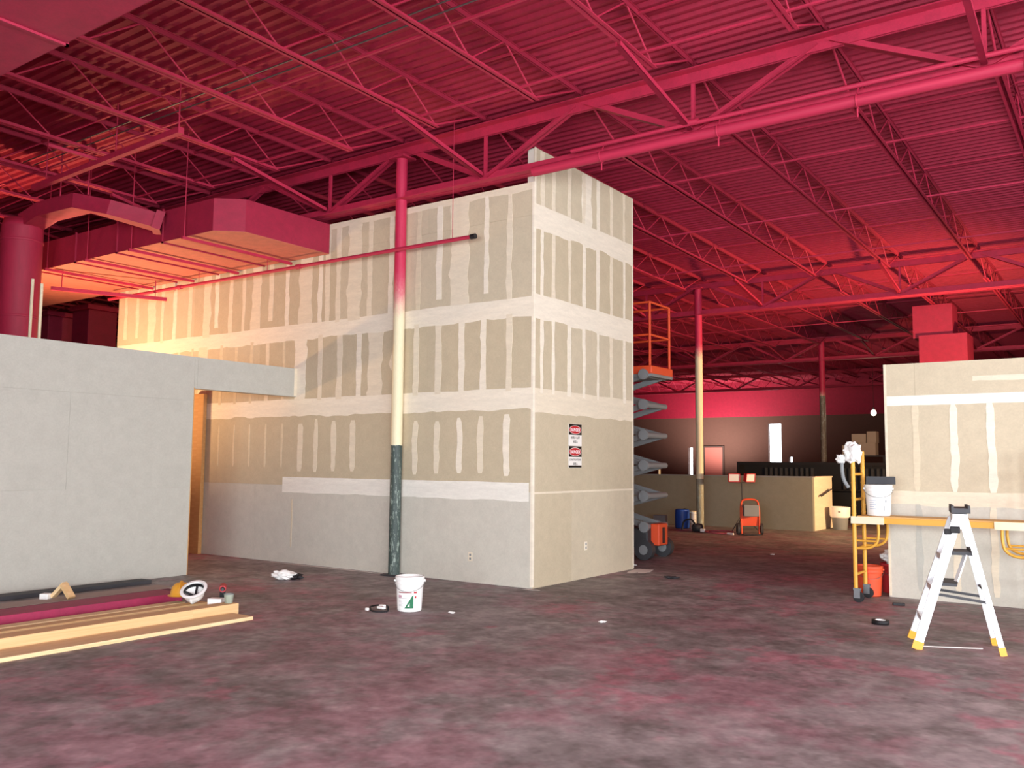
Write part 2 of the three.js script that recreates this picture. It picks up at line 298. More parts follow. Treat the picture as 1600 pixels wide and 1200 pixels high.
function mudStrip(g, u0, u1, v0, v1, m, horizontal, wob = 0.012, name = 'joint_compound', top, square) {   // a skim of joint compound with ragged trowelled edges
  const L = horizontal ? u1 - u0 : v1 - v0, n = Math.max(6, Math.round(L / 0.07)), s1 = rr(0, 99), s2 = rr(0, 99), A = [], B = [];
  const edge = (t, s) => (noise.noise(t * 2.1, s, 1) * 0.62 + noise.noise(t * 7, s, 4) * 0.33 + noise.noise(t * 19, s, 8) * 0.15) * wob * 2.2;
  for (let i = 0; i <= n; i++) {
    const t = i / n * L, taper = horizontal || square ? 1 : Math.min(1, 0.55 + 6 * Math.min(i, n - i) / n);
    if (horizontal) { A.push([u0 + t, v0 + edge(t, s1)]); B.push([u0 + t, v1 + edge(t, s2) * 0.35]); }
    else { const c = (u0 + u1) / 2, h = (u1 - u0) / 2 * taper; A.push([c - h + edge(t * 1.6, s1) * 1.5, v0 + t]); B.push([c + h + edge(t * 1.6, s2) * 1.5, v0 + t]); }
  }
  const lim = (p) => new THREE.Vector2(p[0], top ? Math.min(p[1], top) : p[1]);
  const sh = new THREE.Shape([...A, ...B.reverse()].map(lim));
  return part(g, name, metric(new THREE.ExtrudeGeometry(sh, { depth: 0.002 + rr(0, 0.0012), bevelEnabled: false })), m);
}
const pick = (...a) => a[Math.floor(rnd() * a.length)];
// --- the tall drywall box
const BX = -9.75, BT = 5.33, BD = 2.79, BT2 = 5.8;
{
  const g = struct('wall_box_front', 'long tall drywall face with joint compound bands and screw lines, behind the striped column');
  part(g, 'backing', span(BX, -0.013, 0, BT - 0.01, -0.12, -0.013), M.gypsum);
  panels(g, BX, 0, BT, { mat: (r) => r === 0 ? M.paperLow : undefined });
  mudStrip(g, -4.82, -0.06, 1.105, 1.345, M.mudWhite, true, 0.012);
  mudStrip(g, BX + 0.02, -0.03, 2.31, 2.585, M.mud, true, 0.022);
  mudStrip(g, BX + 0.02, -0.02, 3.53, 3.79, M.mud, true, 0.024);
  mudStrip(g, BX + 0.02, -0.02, 5.235, 5.325, M.mud2, true, 0.014, 'joint_compound', BT);
  for (const x of [-4.44, -4.08, -3.68, -3.28, -2.02, -1.63, -1.22, -0.86, -0.43]) mudStrip(g, x - rr(0.042, 0.06), x + rr(0.042, 0.06), 1.4 + rr(0, 0.06), 2.22 + rr(-0.05, 0.04), pick(M.mud, M.mud2, M.mud2), false, 0.011);
  for (let x = -4.87; x > BX + 0.2; x -= 0.406) mudStrip(g, x - 0.02, x + 0.02, 1.5, 2.2, M.mud3, false, 0.006);
  for (const x of [-4.03, -3.6, -3.19, -2.04, -1.62, -1.21, -0.82, -0.4]) mudStrip(g, x - rr(0.04, 0.062), x + rr(0.04, 0.062), 2.55, 3.58, pick(M.mud, M.mud2), false, 0.011, 'joint_compound', undefined, true);
  mudStrip(g, -4.62, -4.36, 2.55, 3.58, M.mud, false, 0.025, 'joint_compound', undefined, true); mudStrip(g, -2.98, -2.7, 2.55, 3.58, M.mud2, false, 0.03, 'joint_compound', undefined, true); mudStrip(g, -2.5, -2.36, 2.9, 3.3, M.mud2, false, 0.06);
  for (let x = -4.88; x > BX + 0.15; x -= 0.406) mudStrip(g, x - rr(0.02, 0.045), x + rr(0.02, 0.045), 2.55, 3.58, pick(M.mud2, M.mud3), false, 0.009, 'joint_compound', undefined, true);
  mudStrip(g, -7.15, -6.9, 2.55, 3.58, M.mud2, false, 0.03, 'joint_compound', undefined, true);
  for (const x of [-0.4, -0.79, -1.62, -2.02, -2.56, -3.0, -3.66, -3.9, -4.06, -4.85, -5.25, -5.95, -6.3, -6.68, -7.45, -7.9, -8.3, -9.1, -9.5]) mudStrip(g, x - rr(0.036, 0.06), x + rr(0.036, 0.06), rnd() < 0.3 ? 3.9 : 3.75, 5.26, pick(M.mud, M.mud2, M.mud2, M.mud3), false, 0.012, 'joint_compound', undefined, true);
  for (const [a, b] of [[-1.42, -1.1], [-3.45, -3.17], [-4.55, -4.26], [-5.72, -5.5], [-7.05, -6.85], [-8.75, -8.5]]) mudStrip(g, a, b, 3.75, 5.27, M.mud2, false, 0.026, 'joint_compound', undefined, true);
  part(g, 'corner_bead', span(-0.035, 0.001, 0.02, BT, 0, 0.004), M.mud);
  const plate = part(g, 'outlet_plate', rbox(0.07, 0.115, 0.006, 0.002, -1.0, 0.34, 0.003), M.mud2); part(plate, 'socket', [box(0.03, 0.03, 0.003, -1.0, 0.365, 0.007), box(0.03, 0.03, 0.003, -1.0, 0.315, 0.007)], M.grey);
  mudStrip(g, -4.6, -4.565, 0.25, 1.0, M.mud3, false, 0.004);
}
{
  const g = struct('wall_box_right', 'narrow tall drywall face carrying the two danger signs'); g.rotation.y = Math.PI / 2;
  part(g, 'backing', span(0.013, BD, 0, BT2 - 0.01, -0.12, -0.013), M.gypsum);
  panels(g, 0, BD, BT2, {});
  mudStrip(g, 0.03, BD - 0.01, 1.2, 1.225, M.mud2, true, 0.004);
  mudStrip(g, 0.02, BD - 0.01, 2.26, 2.58, M.mud2, true, 0.024);
  mudStrip(g, 0.02, BD - 0.01, 3.5, 3.83, M.mud, true, 0.024);
  mudStrip(g, 0.02, BD - 0.01, 4.72, 5.04, M.mud, true, 0.04);
  for (const [v0, v1] of [[2.52, 3.56], [3.78, 4.78], [4.98, 5.79]]) for (const u of [0.188, 0.47, 0.885, 1.28, 1.69, 2.1, 2.5]) mudStrip(g, u - rr(0.03, 0.05), u + rr(0.03, 0.05), v0, v1, pick(M.mud, M.mud2), false, 0.012, 'joint_compound', BT2 - 0.005, true);
  mudStrip(g, 1.22, 1.5, 4.98, 5.79, M.mud, false, 0.02, 'joint_compound', BT2 - 0.005, true);
  part(g, 'corner_bead', span(-0.001, 0.035, 0.02, BT2, 0, 0.004), M.mud);
  part(g, 'edge_bead', span(BD - 0.03, BD, 0.02, BT2, 0, 0.004), M.mud);
  const plate = part(g, 'outlet_plate', rbox(0.07, 0.115, 0.006, 0.002, 1.34, 0.45, 0.003), M.mud); part(plate, 'socket', [box(0.03, 0.03, 0.003, 1.34, 0.475, 0.007), box(0.03, 0.03, 0.003, 1.34, 0.425, 0.007)], M.grey);
}
{
  const g = struct('wall_box_back', 'rear and left sides of the tall drywall box'); 
  part(g, 'drywall_sheet', span(BX, -0.13, 0, BT, -BD - 0.0, -BD + 0.11), M.paper); part(g, 'drywall_sheet', span(BX, BX + 0.12, 0, BT, -BD + 0.12, -0.13), M.paper);
  part(g, 'box_lid', span(BX, -0.13, BT - 0.06, BT - 0.01, -BD + 0.12, -0.13), M.gypsum);
}
// --- left partition with a doorway next to the box
{
  const XP = -4.55, H = 3.07, zEnd = 9.2, g = struct('wall_partition_left', 'low grey painted partition on the left with an open doorway beside the box'); g.position.x = XP; g.rotation.y = Math.PI / 2;
  const hole = { u0: -1.885, u1: -0.0, y0: 0, y1: 2.63 };
  part(g, 'backing', [span(-zEnd, hole.u0 - 0.002, 0, H - 0.002, -0.15, -0.013), span(hole.u0 - 0.002, -0.006, hole.y1 + 0.002, H - 0.002, -0.15, -0.013)], M.gypsum);
  panels(g, -zEnd, -0.005, H, { holes: [hole], mat: () => M.primer });
  part(g, 'jamb', span(hole.u0 - 0.002, hole.u0 + 0.012, 0, hole.y1, -0.16, 0.001), M.stud, 'bare wooden jamb of the doorway');
  part(g, 'head_jamb', span(hole.u0 + 0.012, -0.008, hole.y1 - 0.012, hole.y1 + 0.001, -0.16, 0.001), M.primer);
  part(g, 'corner_bead', span(-0.06, -0.004, hole.y1, H, 0, 0.003), M.mud2);
}
// --- right partition
{
  const g = struct('wall_partition_right', 'low drywall partition on the right behind the yellow scaffold'); g.position.set(3.82, 0, -2.2);
  const Lr = XE - 3.82 - 0.01, H = 2.87;
  part(g, 'backing', span(0.0, Lr, 0, H - 0.002, -0.14, -0.013), M.gypsum);
  panels(g, 0, Lr, H, { mat: (r) => r === 0 ? M.paperLow : M.paper });
  mudStrip(g, 0.03, Lr, 2.35, 2.47, M.mudWhite, true, 0.008); mudStrip(g, 0.0, Lr, 1.13, 1.3, M.mud2, true, 0.02); mudStrip(g, 1.0, Lr, 2.62, 2.68, M.mud2, true, 0.008);
  for (let u = 0.36; u < 6; u += 0.406) { mudStrip(g, u - rr(0.03, 0.05), u + rr(0.03, 0.05), 1.3, 2.36, pick(M.mud, M.mud2, M.mud3), false, 0.01); mudStrip(g, u - rr(0.03, 0.045), u + rr(0.03, 0.045), 0.1, 1.14, pick(M.mud2, M.mud3, M.primer), false, 0.01); }
  part(g, 'corner_bead', span(0, 0.03, 0.02, H, 0, 0.003), M.mud2);
}
// --- far pony wall and far brown wall
{
  const g = struct('wall_pony', 'waist high grey half wall across the back, with a cream end'); 
  part(g, 'front_face', span(-9.5, -0.2, 0, 1.3, -12.75, -12.6), M.brown.clone());
  g.children[0].material.color.set(0x8b8b82);
  part(g, 'end_return', span(-0.34, -0.2, 0, 1.3, -14.3, -12.752), M.mud2);  // end and its cap lighter than the front, warm light put into the colour
  part(g, 'cap', span(-9.5, -0.18, 1.3, 1.33, -12.78, -12.58), M.grey); part(g, 'cap', span(-0.36, -0.18, 1.3, 1.33, -14.3, -12.782), M.mud2);
  const rail = part(g, 'grab_rail', [rod(V(-0.12, 0.84, -13.05), V(-0.12, 1.0, -13.95), 0.018), rod(V(-0.2, 0.86, -13.15), V(-0.12, 0.86, -13.15), 0.012), rod(V(-0.2, 0.985, -13.85), V(-0.12, 0.985, -13.85), 0.012)], M.darkGrey, 'dark sloping handrail');
}
{
  const g = struct('wall_north', 'brown end wall with crimson upper part and a tall bright window slit'), z = -38, H = 4.25, s0 = -10.1, s1 = -9.38;
  const holes = [[-14.78, -14.5, 0.5, 2.55], [s0, s1, 0.4, 3.85], [-8.98, -8.8, 1.0, 2.05]]; let px = XW; const pan = [];
  for (const [a, b, y0, y1] of holes) { pan.push(span(px, a, 0, H, z - 0.3, z), span(a, b, 0, y0, z - 0.3, z), span(a, b, y1, H, z - 0.3, z)); px = b; part(g, 'window_glass', span(a, b, y0, y1, z - 0.11, z - 0.106), M.glass); }
  pan.push(span(px, XE, 0, H, z - 0.3, z)); part(g, 'panel', pan, M.brown);
  part(g, 'upper_wall', span(XW, XE, H, 6.9, z - 0.3, z + 0.02), M.deck, 'crimson sprayed upper wall');
  for (const [x0, x1] of [[-13.75, -12.7]]) { const d = part(g, 'door_leaf', span(x0, x1, 0.02, 2.55, z, z + 0.05), M.pinkDoor); part(d, 'door_frame', [span(x0 - 0.1, x0, 0, 2.65, z, z + 0.08), span(x1, x1 + 0.1, 0, 2.65, z, z + 0.08), span(x0, x1, 2.55, 2.65, z, z + 0.08)], M.darkTrim); }
}

// ------------------------------------------------------------------ ducts, pipes, struts
function ductRun(pts, w, h, m) {                                // rectangular duct swept along a level or sloping path
  const out = [];
  for (let i = 0; i + 1 < pts.length; i++) {
    const a = pts[i], b = pts[i + 1], d0 = V(0, 0, 0), side = (k) => { const t = (k === 0 ? pts[1].clone().sub(pts[0]) : k === pts.length - 1 ? pts[k].clone().sub(pts[k - 1]) : pts[k + 1].clone().sub(pts[k - 1])).normalize(); const s = new THREE.Vector3().crossVectors(t, V(0, 1, 0)).normalize(); const u = new THREE.Vector3().crossVectors(s, t).normalize(); return [s, u]; };
    const ring = (p, k) => { const [s, u] = side(k); return [[-1, -1], [1, -1], [1, 1], [-1, 1]].map(([x, y]) => p.clone().addScaledVector(s, x * w / 2).addScaledVector(u, y * h / 2)); };
    const A = ring(a, i), B = ring(b, i + 1), pos = [];
    for (let k = 0; k < 4; k++) { const n = (k + 1) % 4; for (const p of [A[k], A[n], B[n], A[k], B[n], B[k]]) pos.push(p.x, p.y, p.z); }
    const g = new THREE.BufferGeometry(); g.setAttribute('position', new THREE.Float32BufferAttribute(pos, 3)); g.setAttribute('uv', new THREE.Float32BufferAttribute(pos.length / 3 * 2, 2)); g.computeVertexNormals(); out.push(metric(g));
  }
  return merge(out);
}
{
  const o = thing('trunk_duct', 'wide flat crimson supply duct along the top of the drywall box, pale underside', 'duct');
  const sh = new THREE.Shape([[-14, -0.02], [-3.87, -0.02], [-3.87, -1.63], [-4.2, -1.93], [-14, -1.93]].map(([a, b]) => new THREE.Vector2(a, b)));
  part(o, 'underside', metric(new THREE.ExtrudeGeometry(sh, { depth: 0.004, bevelEnabled: false }).rotateX(-Math.PI / 2).translate(0, 4.845, 0)), M.salmonDuct, 'salmon thinly sprayed underside');
  part(o, 'casing', metric(new THREE.ExtrudeGeometry(sh, { depth: 0.47, bevelEnabled: false }).rotateX(-Math.PI / 2).scale(1, 1, 1).translate(0, 4.85, 0)), M.duct).scale.z = 1;
  for (const x of [-5.4, -6.62, -7.84, -9.06]) part(o, 'seam_flange', [span(x - 0.012, x + 0.012, 4.825, 4.85, 0.03, 1.955), span(x - 0.012, x + 0.012, 4.825, 5.345, 1.93, 1.955)], M.duct);
}
for (const [i, x] of [-4.75, -6.1, -7.35, -8.6].entries()) {
  const o = thing('trapeze_hanger', `crimson trapeze strut under the wide duct, ${ORD[i]} from its right end`, 'hanger', [0, 0, 0], 0, 'duct hangers');
  part(o, 'strut', bar(V(x, 4.8, 0.02), V(x, 4.8, 2.05), 0.045, 0.04), M.crimson);
  part(o, 'hanger_rod', rod(V(x, 4.8, 2.01), V(x, roofAt(2) - 0.02, 2.01), 0.007), M.crimson); 
}
{
  const o = thing('hanging_strut', 'crimson channel strut hung below the duct near the far end of the box', 'strut');
  part(o, 'strut', bar(V(-8.75, 4.52, 1.85), V(-8.0, 4.52, 0.12), 0.06, 0.06), M.crimson);
  part(o, 'hanger_rod', rod(V(-8.68, 4.52, 1.7), V(-8.68, 4.84, 1.7), 0.008), M.crimson); part(o, 'hanger_rod', rod(V(-8.08, 4.52, 0.3), V(-8.08, 4.84, 0.3), 0.008), M.crimson);
}
{
  const o = thing('branch_duct', 'crimson duct arching from the round riser into the wide duct', 'duct');
  part(o, 'casing', ductRun([V(-7.75, 5.3, 2.75), V(-7.2, 5.4, 2.75), V(-6.3, 5.4, 2.7), V(-5.8, 5.26, 2.5), V(-5.35, 5.1, 1.97)], 0.34, 0.22), M.duct);
  part(o, 'collar', ductRun([V(-5.42, 5.13, 2.06), V(-5.35, 5.1, 1.965)], 0.4, 0.28), M.duct);
  for (const x of [-6.95, -6.15]) part(o, 'hanger_rod', rod(V(x, 5.5, 2.7), V(x, roofAt(2.7) - 0.02, 2.7), 0.012), M.crimson);
}
{
  const o = thing('round_riser_duct', 'round crimson riser duct standing behind the left partition', 'duct', [-7.85, 0, 2.8]);
  part(o, 'shaft', lathe([[0.3, 2.2], [0.3, 5.2], [0.27, 5.34], [0, 5.36]], 32), M.duct);
  for (const y of [2.6, 3.8, 5.0]) part(o, 'joint_ring', lathe([[0.3, y - 0.02], [0.312, y - 0.015], [0.312, y + 0.015], [0.3, y + 0.02]], 32), M.duct);
  part(o, 'floor_stand', lathe([[0, 0], [0.22, 0], [0.22, 2.2], [0.3, 2.2]], 24), M.duct);
}
for (const [i, x] of [-6.62, -6.35].entries()) single('thin_pipe', `thin cream pipe rising beside the round riser duct, ${['left', 'right'][i]} of two`, 'pipe', rod(V(x, 0, 3.2), V(x, 4.2 - i * 0.1, 3.2), 0.022), M.cream, [0, 0, 0], 0, 'thin cream pipes');
{
  const o = thing('main_duct', 'huge crimson duct overhead in the upper left corner', 'duct');
  part(o, 'casing', span(-9, 14, 4.9, 5.62, 6.07, 7.35), M.duct);
  for (const x of [-4.4, -2.7, -0.45, 1.8, 4]) part(o, 'seam_flange', [span(x - 0.015, x + 0.015, 4.88, 5.64, 6.045, 6.07), span(x - 0.015, x + 0.015, 4.88, 4.9, 6.045, 7.37)], M.duct);
  for (const x of [-1.6, 0.6]) part(o, 'hanger_rod', rod(V(x, 5.6, 6.12), V(x, roofAt(6.1), 6.12), 0.008), M.crimson);
}
{
  const o = thing('channel_strut', 'long crimson channel strut hung level in front of the ducts at upper left', 'strut');
  part(o, 'strut', [bar(V(-6.9, 5.62, 3.13), V(-3.0, 5.62, 3.3), 0.075, 0.075)], M.crimson);
  part(o, 'cross_arm', bar(V(-5.0, 5.66, 3.0), V(-5.0, 5.66, 3.9), 0.04, 0.04), M.crimson);
  for (const x of [-6.4, -4.6, -3.2]) part(o, 'hanger_rod', rod(V(x, 5.65, 3.2), V(x, roofAt(3.2) - 0.02, 3.2), 0.009), M.crimson);
}
{
  const o = thing('sprinkler_pipe', 'thin crimson pipe along the drywall box ending in a black cap', 'pipe');
  part(o, 'pipe', rod(V(-9.6, 4.65, 0.3), V(-0.82, 4.63, 0.3), 0.028, 0.028, 12), M.crimson);
  part(o, 'end_cap', rod(V(-0.83, 4.63, 0.3), V(-0.75, 4.63, 0.3), 0.036, 0.036, 14), M.black, 'black end cap');
  part(o, 'coupling', [rod(V(-4.3, 4.638, 0.3), V(-4.2, 4.638, 0.3), 0.04, 0.04, 12), rod(V(-7.4, 4.644, 0.3), V(-7.3, 4.644, 0.3), 0.04, 0.04, 12)], M.crimson);
  for (const x of [-1.15, -5.0, -6.8]) part(o, 'hanger_rod', rod(V(x, 4.65, 0.3), V(x, x > -3.87 ? roofAt(0.3) - 0.02 : 4.85, 0.3), 0.005), M.crimson);
}
{
  const o = thing('water_main_pipe', 'thick crimson pipe strapped along the near girder bottom chord', 'pipe');
  part(o, 'pipe', rod(V(0.2, 5.33, 0.33), V(XE - 0.1, 5.36, 0.33), 0.062, 0.062, 18), M.crimson);
  for (const x of [1.2, 2.7, 4.2, 5.7, 7.4]) part(o, 'clevis_hanger', [plain(new THREE.TorusGeometry(0.07, 0.007, 6, 20).rotateY(Math.PI / 2).translate(x, 5.335, 0.33)), rod(V(x, 5.25, 0.33), V(x, 5.16, 0.33), 0.01), rod(V(x, 5.4, 0.33), V(x, 5.55, 0.24), 0.008)], M.crimson);
}
single('conduit_pipe', 'thin crimson conduit above the thick pipe on the near girder', 'pipe', [rod(V(0.75, 5.5, 0.3), V(XE - 0.1, 5.55, 0.3), 0.027, 0.027, 10), rod(V(2.3, 5.516, 0.3), V(2.45, 5.517, 0.3), 0.038, 0.038, 10)], M.crimson);
for (const [i, z] of [3.1, 3.25].entries()) single('roof_conduit', `thin bare grey conduit across the joists overhead, ${['farther', 'nearer'][i]} of the pair`, 'conduit', rod(V(-7, 6.0, z), V(5, 6.05, z), 0.009, 0.009, 8), M.conduit, [0, 0, 0], 0, 'grey roof conduits');
{
  const o = thing('drop_duct', 'stepped crimson drop duct hanging far back above the right partition', 'duct');
  part(o, 'upper_box', span(1.8, 2.72, 4.85, 5.68, -15.5, -14.7), M.duct); part(o, 'lower_box', span(1.95, 3.05, 3.6, 4.9, -15.6, -14.6), M.duct);
}
{ const o = thing('red_pilaster', 'square crimson pilaster seen beyond the duct, left of the pair', 'pilaster', [-15.95, 0, -2], 0, 'crimson pilasters'); part(o, 'shaft', rbox(0.8, 5.15, 0.8, 0.02, 0, 2.575, 0), M.duct); part(o, 'cap', rbox(0.92, 0.12, 0.92, 0.02, 0, 5.21, 0), M.crimson);
  const p = thing('red_pilaster', 'square crimson pilaster beside the far end of the drywall box, right of the pair', 'pilaster', [-14.15, 0, -2], 0, 'crimson pilasters'); part(p, 'shaft', rbox(0.72, 5.15, 0.72, 0.02, 0, 2.575, 0), M.duct); part(p, 'cap', rbox(0.84, 0.12, 0.84, 0.02, 0, 5.21, 0), M.crimson); }

// ------------------------------------------------------------------ work lights (the three lit ones are added)
function workLight(label, pos, turn, tilt, on, H = 1.3, power = 60, cone = 1.05, tint = [1, 0.62, 0.32]) {
  const o = thing('work_light', label, 'work light', pos, turn, 'tripod work lights');
  part(o, 'pole', [rod(V(0, 0.28, 0), V(0, H - 0.12, 0), 0.016), rod(V(0, 0.28, 0), V(0, 0.7, 0), 0.021)], M.darkGrey);
  for (let k = 0; k < 3; k++) { const a = k * 2.094 + 0.5; part(o, 'leg', rod(V(0, 0.45, 0), V(Math.cos(a) * 0.42, 0.012, Math.sin(a) * 0.42), 0.011), M.darkGrey); }
  part(o, 'crossbar', rod(V(-0.3, H - 0.12, 0), V(0.3, H - 0.12, 0), 0.014), M.darkGrey);
  for (const [s, yaw] of [[-1, -0.15], [1, 0.35]]) {
    const hd = new THREE.Group(); hd.name = 'lamp_head'; hd.position.set(s * 0.19, H, 0); hd.rotation.set(-tilt, yaw, 0, 'YXZ'); o.add(hd);
    part(hd, 'housing', [span(-0.125, 0.125, -0.09, 0.09, -0.07, 0.02), span(-0.135, 0.135, -0.1, -0.085, -0.02, 0.045), span(-0.135, 0.135, 0.085, 0.1, -0.02, 0.045), span(-0.135, -0.12, -0.1, 0.1, -0.02, 0.045), span(0.12, 0.135, -0.1, 0.1, -0.02, 0.045)], on ? M.yellow : M.red);
    part(hd, 'lamp_glass', span(-0.118, 0.118, -0.084, 0.084, 0.025, 0.032), on ? M.lampGlass : M.lampOff);
    if (on) { const l = new THREE.SpotLight(new THREE.Color(...tint), power, 0, cone, 0.7, 2); l.position.set(0, 0, 0.06); l.castShadow = true; l.shadow.radius = 5; const tg = new THREE.Object3D(); tg.name = 'aim'; tg.position.set(0, 0, 1); hd.add(l, tg); l.target = tg; }
  }
  return o;
}
workLight('red twin head tripod work light, unlit, in front of the half wall', [-1.34, 0, -10.9], 0.7, -0.15, false);
workLight('lit twin head work light on the floor behind the left partition', [-9.4, 0, 2.0], 1.9, 1.1, true, 1.15, 55, 1.3);  // guessed lamp, added out of view to make the warm glow
workLight('lit twin head work light behind the right partition', [6.0, 0, -10.4], -2.0, 0.32, true, 1.6, 150, 1.2);  // added out of view to warm the half wall end and the roof
workLight('lit twin head work light aimed at the roof in front of the brown end wall', [-12.4, 0, -34.4], 3.1, 1.05, true, 0.95, 120, 1.15, [1, 0.8, 0.72]);  // added low and hidden to brighten the crimson upper wall
{
  const o = thing('hanging_bulb', 'small glowing bulb hanging far back above the stacked cartons', 'lamp', [-1.6, 3.565, -25]);
  part(o, 'bulb_glass', lathe([[0, -0.11], [0.06, -0.09], [0.1, -0.02], [0.08, 0.06], [0.04, 0.11], [0, 0.12]], 16), M.bulb); part(o, 'socket', rod(V(0, 0.1, 0), V(0, 0.2, 0), 0.035), M.black); part(o, 'cord', rod(V(0, 0.2, 0), V(0, roofAt(-25) - 3.565, 0), 0.006), M.black);
  const l = new THREE.PointLight(new THREE.Color(1, 0.8, 0.55), 5); l.castShadow = true; l.shadow.radius = 4; o.add(l);
}

// ------------------------------------------------------------------ foreground: buckets, cord, lumber
function canvasTex(w, h, draw) { const c = document.createElement('canvas'); c.width = w; c.height = h; draw(c.getContext('2d'), w, h); const t = new THREE.CanvasTexture(c); t.colorSpace = THREE.SRGBColorSpace; return t; }
function bucket(name, label, pos, turn, m, opt = {}) {
  const o = thing(name, label, 'bucket', pos, turn), s = opt.s ?? 1, H = 0.37 * s, R = 0.15 * s, r0 = 0.13 * s;
  part(o, 'pail', lathe([[0, 0.004], [r0 - 0.008, 0], [r0, 0.01], [R - 0.004, H - 0.09 * s], [R + 0.008, H - 0.085 * s], [R + 0.008, H - 0.07 * s], [R - 0.001, H - 0.065 * s], [R, H - 0.04 * s], [R + 0.009, H - 0.036 * s], [R + 0.009, H - 0.006], [R + 0.004, H], [R - 0.005, H], [R - 0.006, H - 0.02], [r0 - 0.006, 0.012], [0, 0.012]], 36), m);
  if (opt.label) { const g = new THREE.CylinderGeometry(R - 0.006 + 0.0035, r0 + 0.0075, 0.2 * s, 36, 1, true, -1.15, 2.3); part(o, 'label_print', plain(g.translate(0, 0.13 * s, 0)), mat(0xffffff, 0.5, { map: opt.label })); }
  const bail = []; for (let k = 0; k <= 14; k++) { const a = Math.PI * k / 14; bail.push(V(Math.cos(a) * (R + 0.014), H - 0.05 * s - Math.sin(a) * 0.1 * s, Math.sin(a) * (R + 0.016) )); }
  part(o, 'bail_handle', tube(bail, 0.0025, 28, 6), M.steel);
  part(o, 'handle_lug', [rod(V(R, H - 0.05 * s, 0), V(R + 0.02, H - 0.05 * s, 0), 0.014), rod(V(-R, H - 0.05 * s, 0), V(-R - 0.02, H - 0.05 * s, 0), 0.014)], m);
  if (opt.lid) part(o, 'lid', lathe([[0, H + 0.008], [R - 0.01, H + 0.008], [R, H + 0.012], [R + 0.013, H + 0.006], [R + 0.013, H - 0.018], [R + 0.01, H - 0.018], [R + 0.01, H + 0.002], [0, H + 0.002]], 36), opt.lid);
  return o;
}
const compoundLabel = canvasTex(1024, 512, (c, w, h) => {
  c.fillStyle = '#f7f7f4'; c.fillRect(0, 0, w, h); c.fillStyle = '#8d3f45'; c.fillRect(150, 40, 480, 26); c.fillStyle = '#b0303a'; c.fillRect(690, 30, 110, 46); c.fillRect(720, 150, 70, 60);
  c.fillStyle = '#c79aa8'; c.fillRect(140, 130, 140, 60); c.fillStyle = '#9d8b92'; c.fillRect(140, 196, 330, 18); c.fillStyle = '#c9c9cc'; for (let k = 0; k < 5; k++) c.fillRect(150, 280 + k * 34, 190 - (k % 2) * 50, 12);
  c.fillStyle = '#0e6b45'; c.beginPath(); c.moveTo(380, 480); c.lineTo(660, 120); c.lineTo(690, 130); c.lineTo(690, 480); c.closePath(); c.fill(); c.fillStyle = '#f7f7f4'; c.beginPath(); c.moveTo(480, 440); c.lineTo(560, 340); c.lineTo(560, 440); c.closePath(); c.fill();
});
bucket('plaster_bucket', 'open white bucket with red and green label standing alone on the floor before the column', [-0.12, 0, 2.2], 0.62, M.white, { label: compoundLabel });
{
  const o = thing('cable_coil', 'small coil of black cable with a white plug beside the white bucket', 'cable', [-0.36, 0, 2.42]); const pts = [];
  for (let k = 0; k < 90; k++) { const a = k / 90 * Math.PI * 2 * 5, r = 0.125 + 0.035 * Math.sin(k * 0.7); pts.push(V(Math.cos(a) * r, 0.012 + 0.006 * (k % 18) / 3, Math.sin(a) * r)); }
  part(o, 'cable', tube(pts, 0.009, 260, 6), M.black); part(o, 'plug', [rbox(0.07, 0.05, 0.05, 0.01, 0.02, 0.04, -0.03), rbox(0.09, 0.025, 0.05, 0.008, 0.06, 0.045, 0.03), rbox(0.04, 0.03, 0.03, 0.008, -0.05, 0.03, 0.13)], M.white);
}
function crumple(r, sx, sy, sz, s) { const g = plain(new THREE.IcosahedronGeometry(r, 3)); const p = g.attributes.position; for (let i = 0; i < p.count; i++) { const x = p.getX(i), y = p.getY(i), z = p.getZ(i), k = 1 + 0.55 * noise.noise(x * 2.2 / r + s, y * 2.2 / r, z * 2.2 / r) + 0.25 * noise.noise(x * 5 / r, y * 5 / r + s, z * 5 / r); p.setXYZ(i, x * k * sx, y * k * sy, z * k * sz); } g.computeVertexNormals(); g.computeBoundingBox(); g.translate(0, -g.boundingBox.min.y, 0); return g; }
{ const o = thing('plastic_wrap', 'crumpled white and black plastic wrap on the floor below the doorway side of the box', 'trash', [-3.1, 0, 1.4], 0.6); part(o, 'white_sheet', crumple(0.12, 1.25, 0.5, 0.7, 3), M.white); part(o, 'black_sheet', crumple(0.08, 1.1, 0.5, 0.8, 8).translate(0.16, 0, -0.05), M.black); }
[[1022, 0.35, 2.06, 'scrap of white paper in the middle of the open floor'], [0, 1.9, 1.55, 'tiny white scrap right of the floor centre'], [0, 5.9, 2.0, 'white scrap near the right edge of the floor'], [0, -0.2, -3.2, 'pale scrap on the floor in the passage beside the box'], [0, 0.95, -6.3, 'pale scrap on the floor far down the passage']].forEach(([, x, z, label], i) => single('paper_scrap', label, 'scrap', crumple(0.03, 1.4, 0.3, 0.8, 20 + i), M.white, [x, 0, z], i));
single('dark_rag', 'small dark crumpled rag on the floor in the passage', 'rag', crumple(0.07, 1.6, 0.2, 1, 33), M.darkGrey, [0.95, 0, -2.1]);
{ const o = thing('tape_roll', 'black tape roll with white core on the floor before the scaffold', 'tape', [4.18, 0, -0.14]); part(o, 'tape', lathe([[0.05, 0], [0.085, 0], [0.085, 0.04], [0.05, 0.04], [0.05, 0]], 28), M.black); part(o, 'core', lathe([[0.044, 0], [0.05, 0], [0.05, 0.042], [0.044, 0.042], [0.044, 0]], 28), M.white); }
single('dark_offcut', 'small dark offcut on the floor at the foot of the right partition', 'offcut', rbox(0.13, 0.03, 0.05, 0.006, 0, 0.015, 0), M.black, [4.06, 0, -1.55], 0.3);
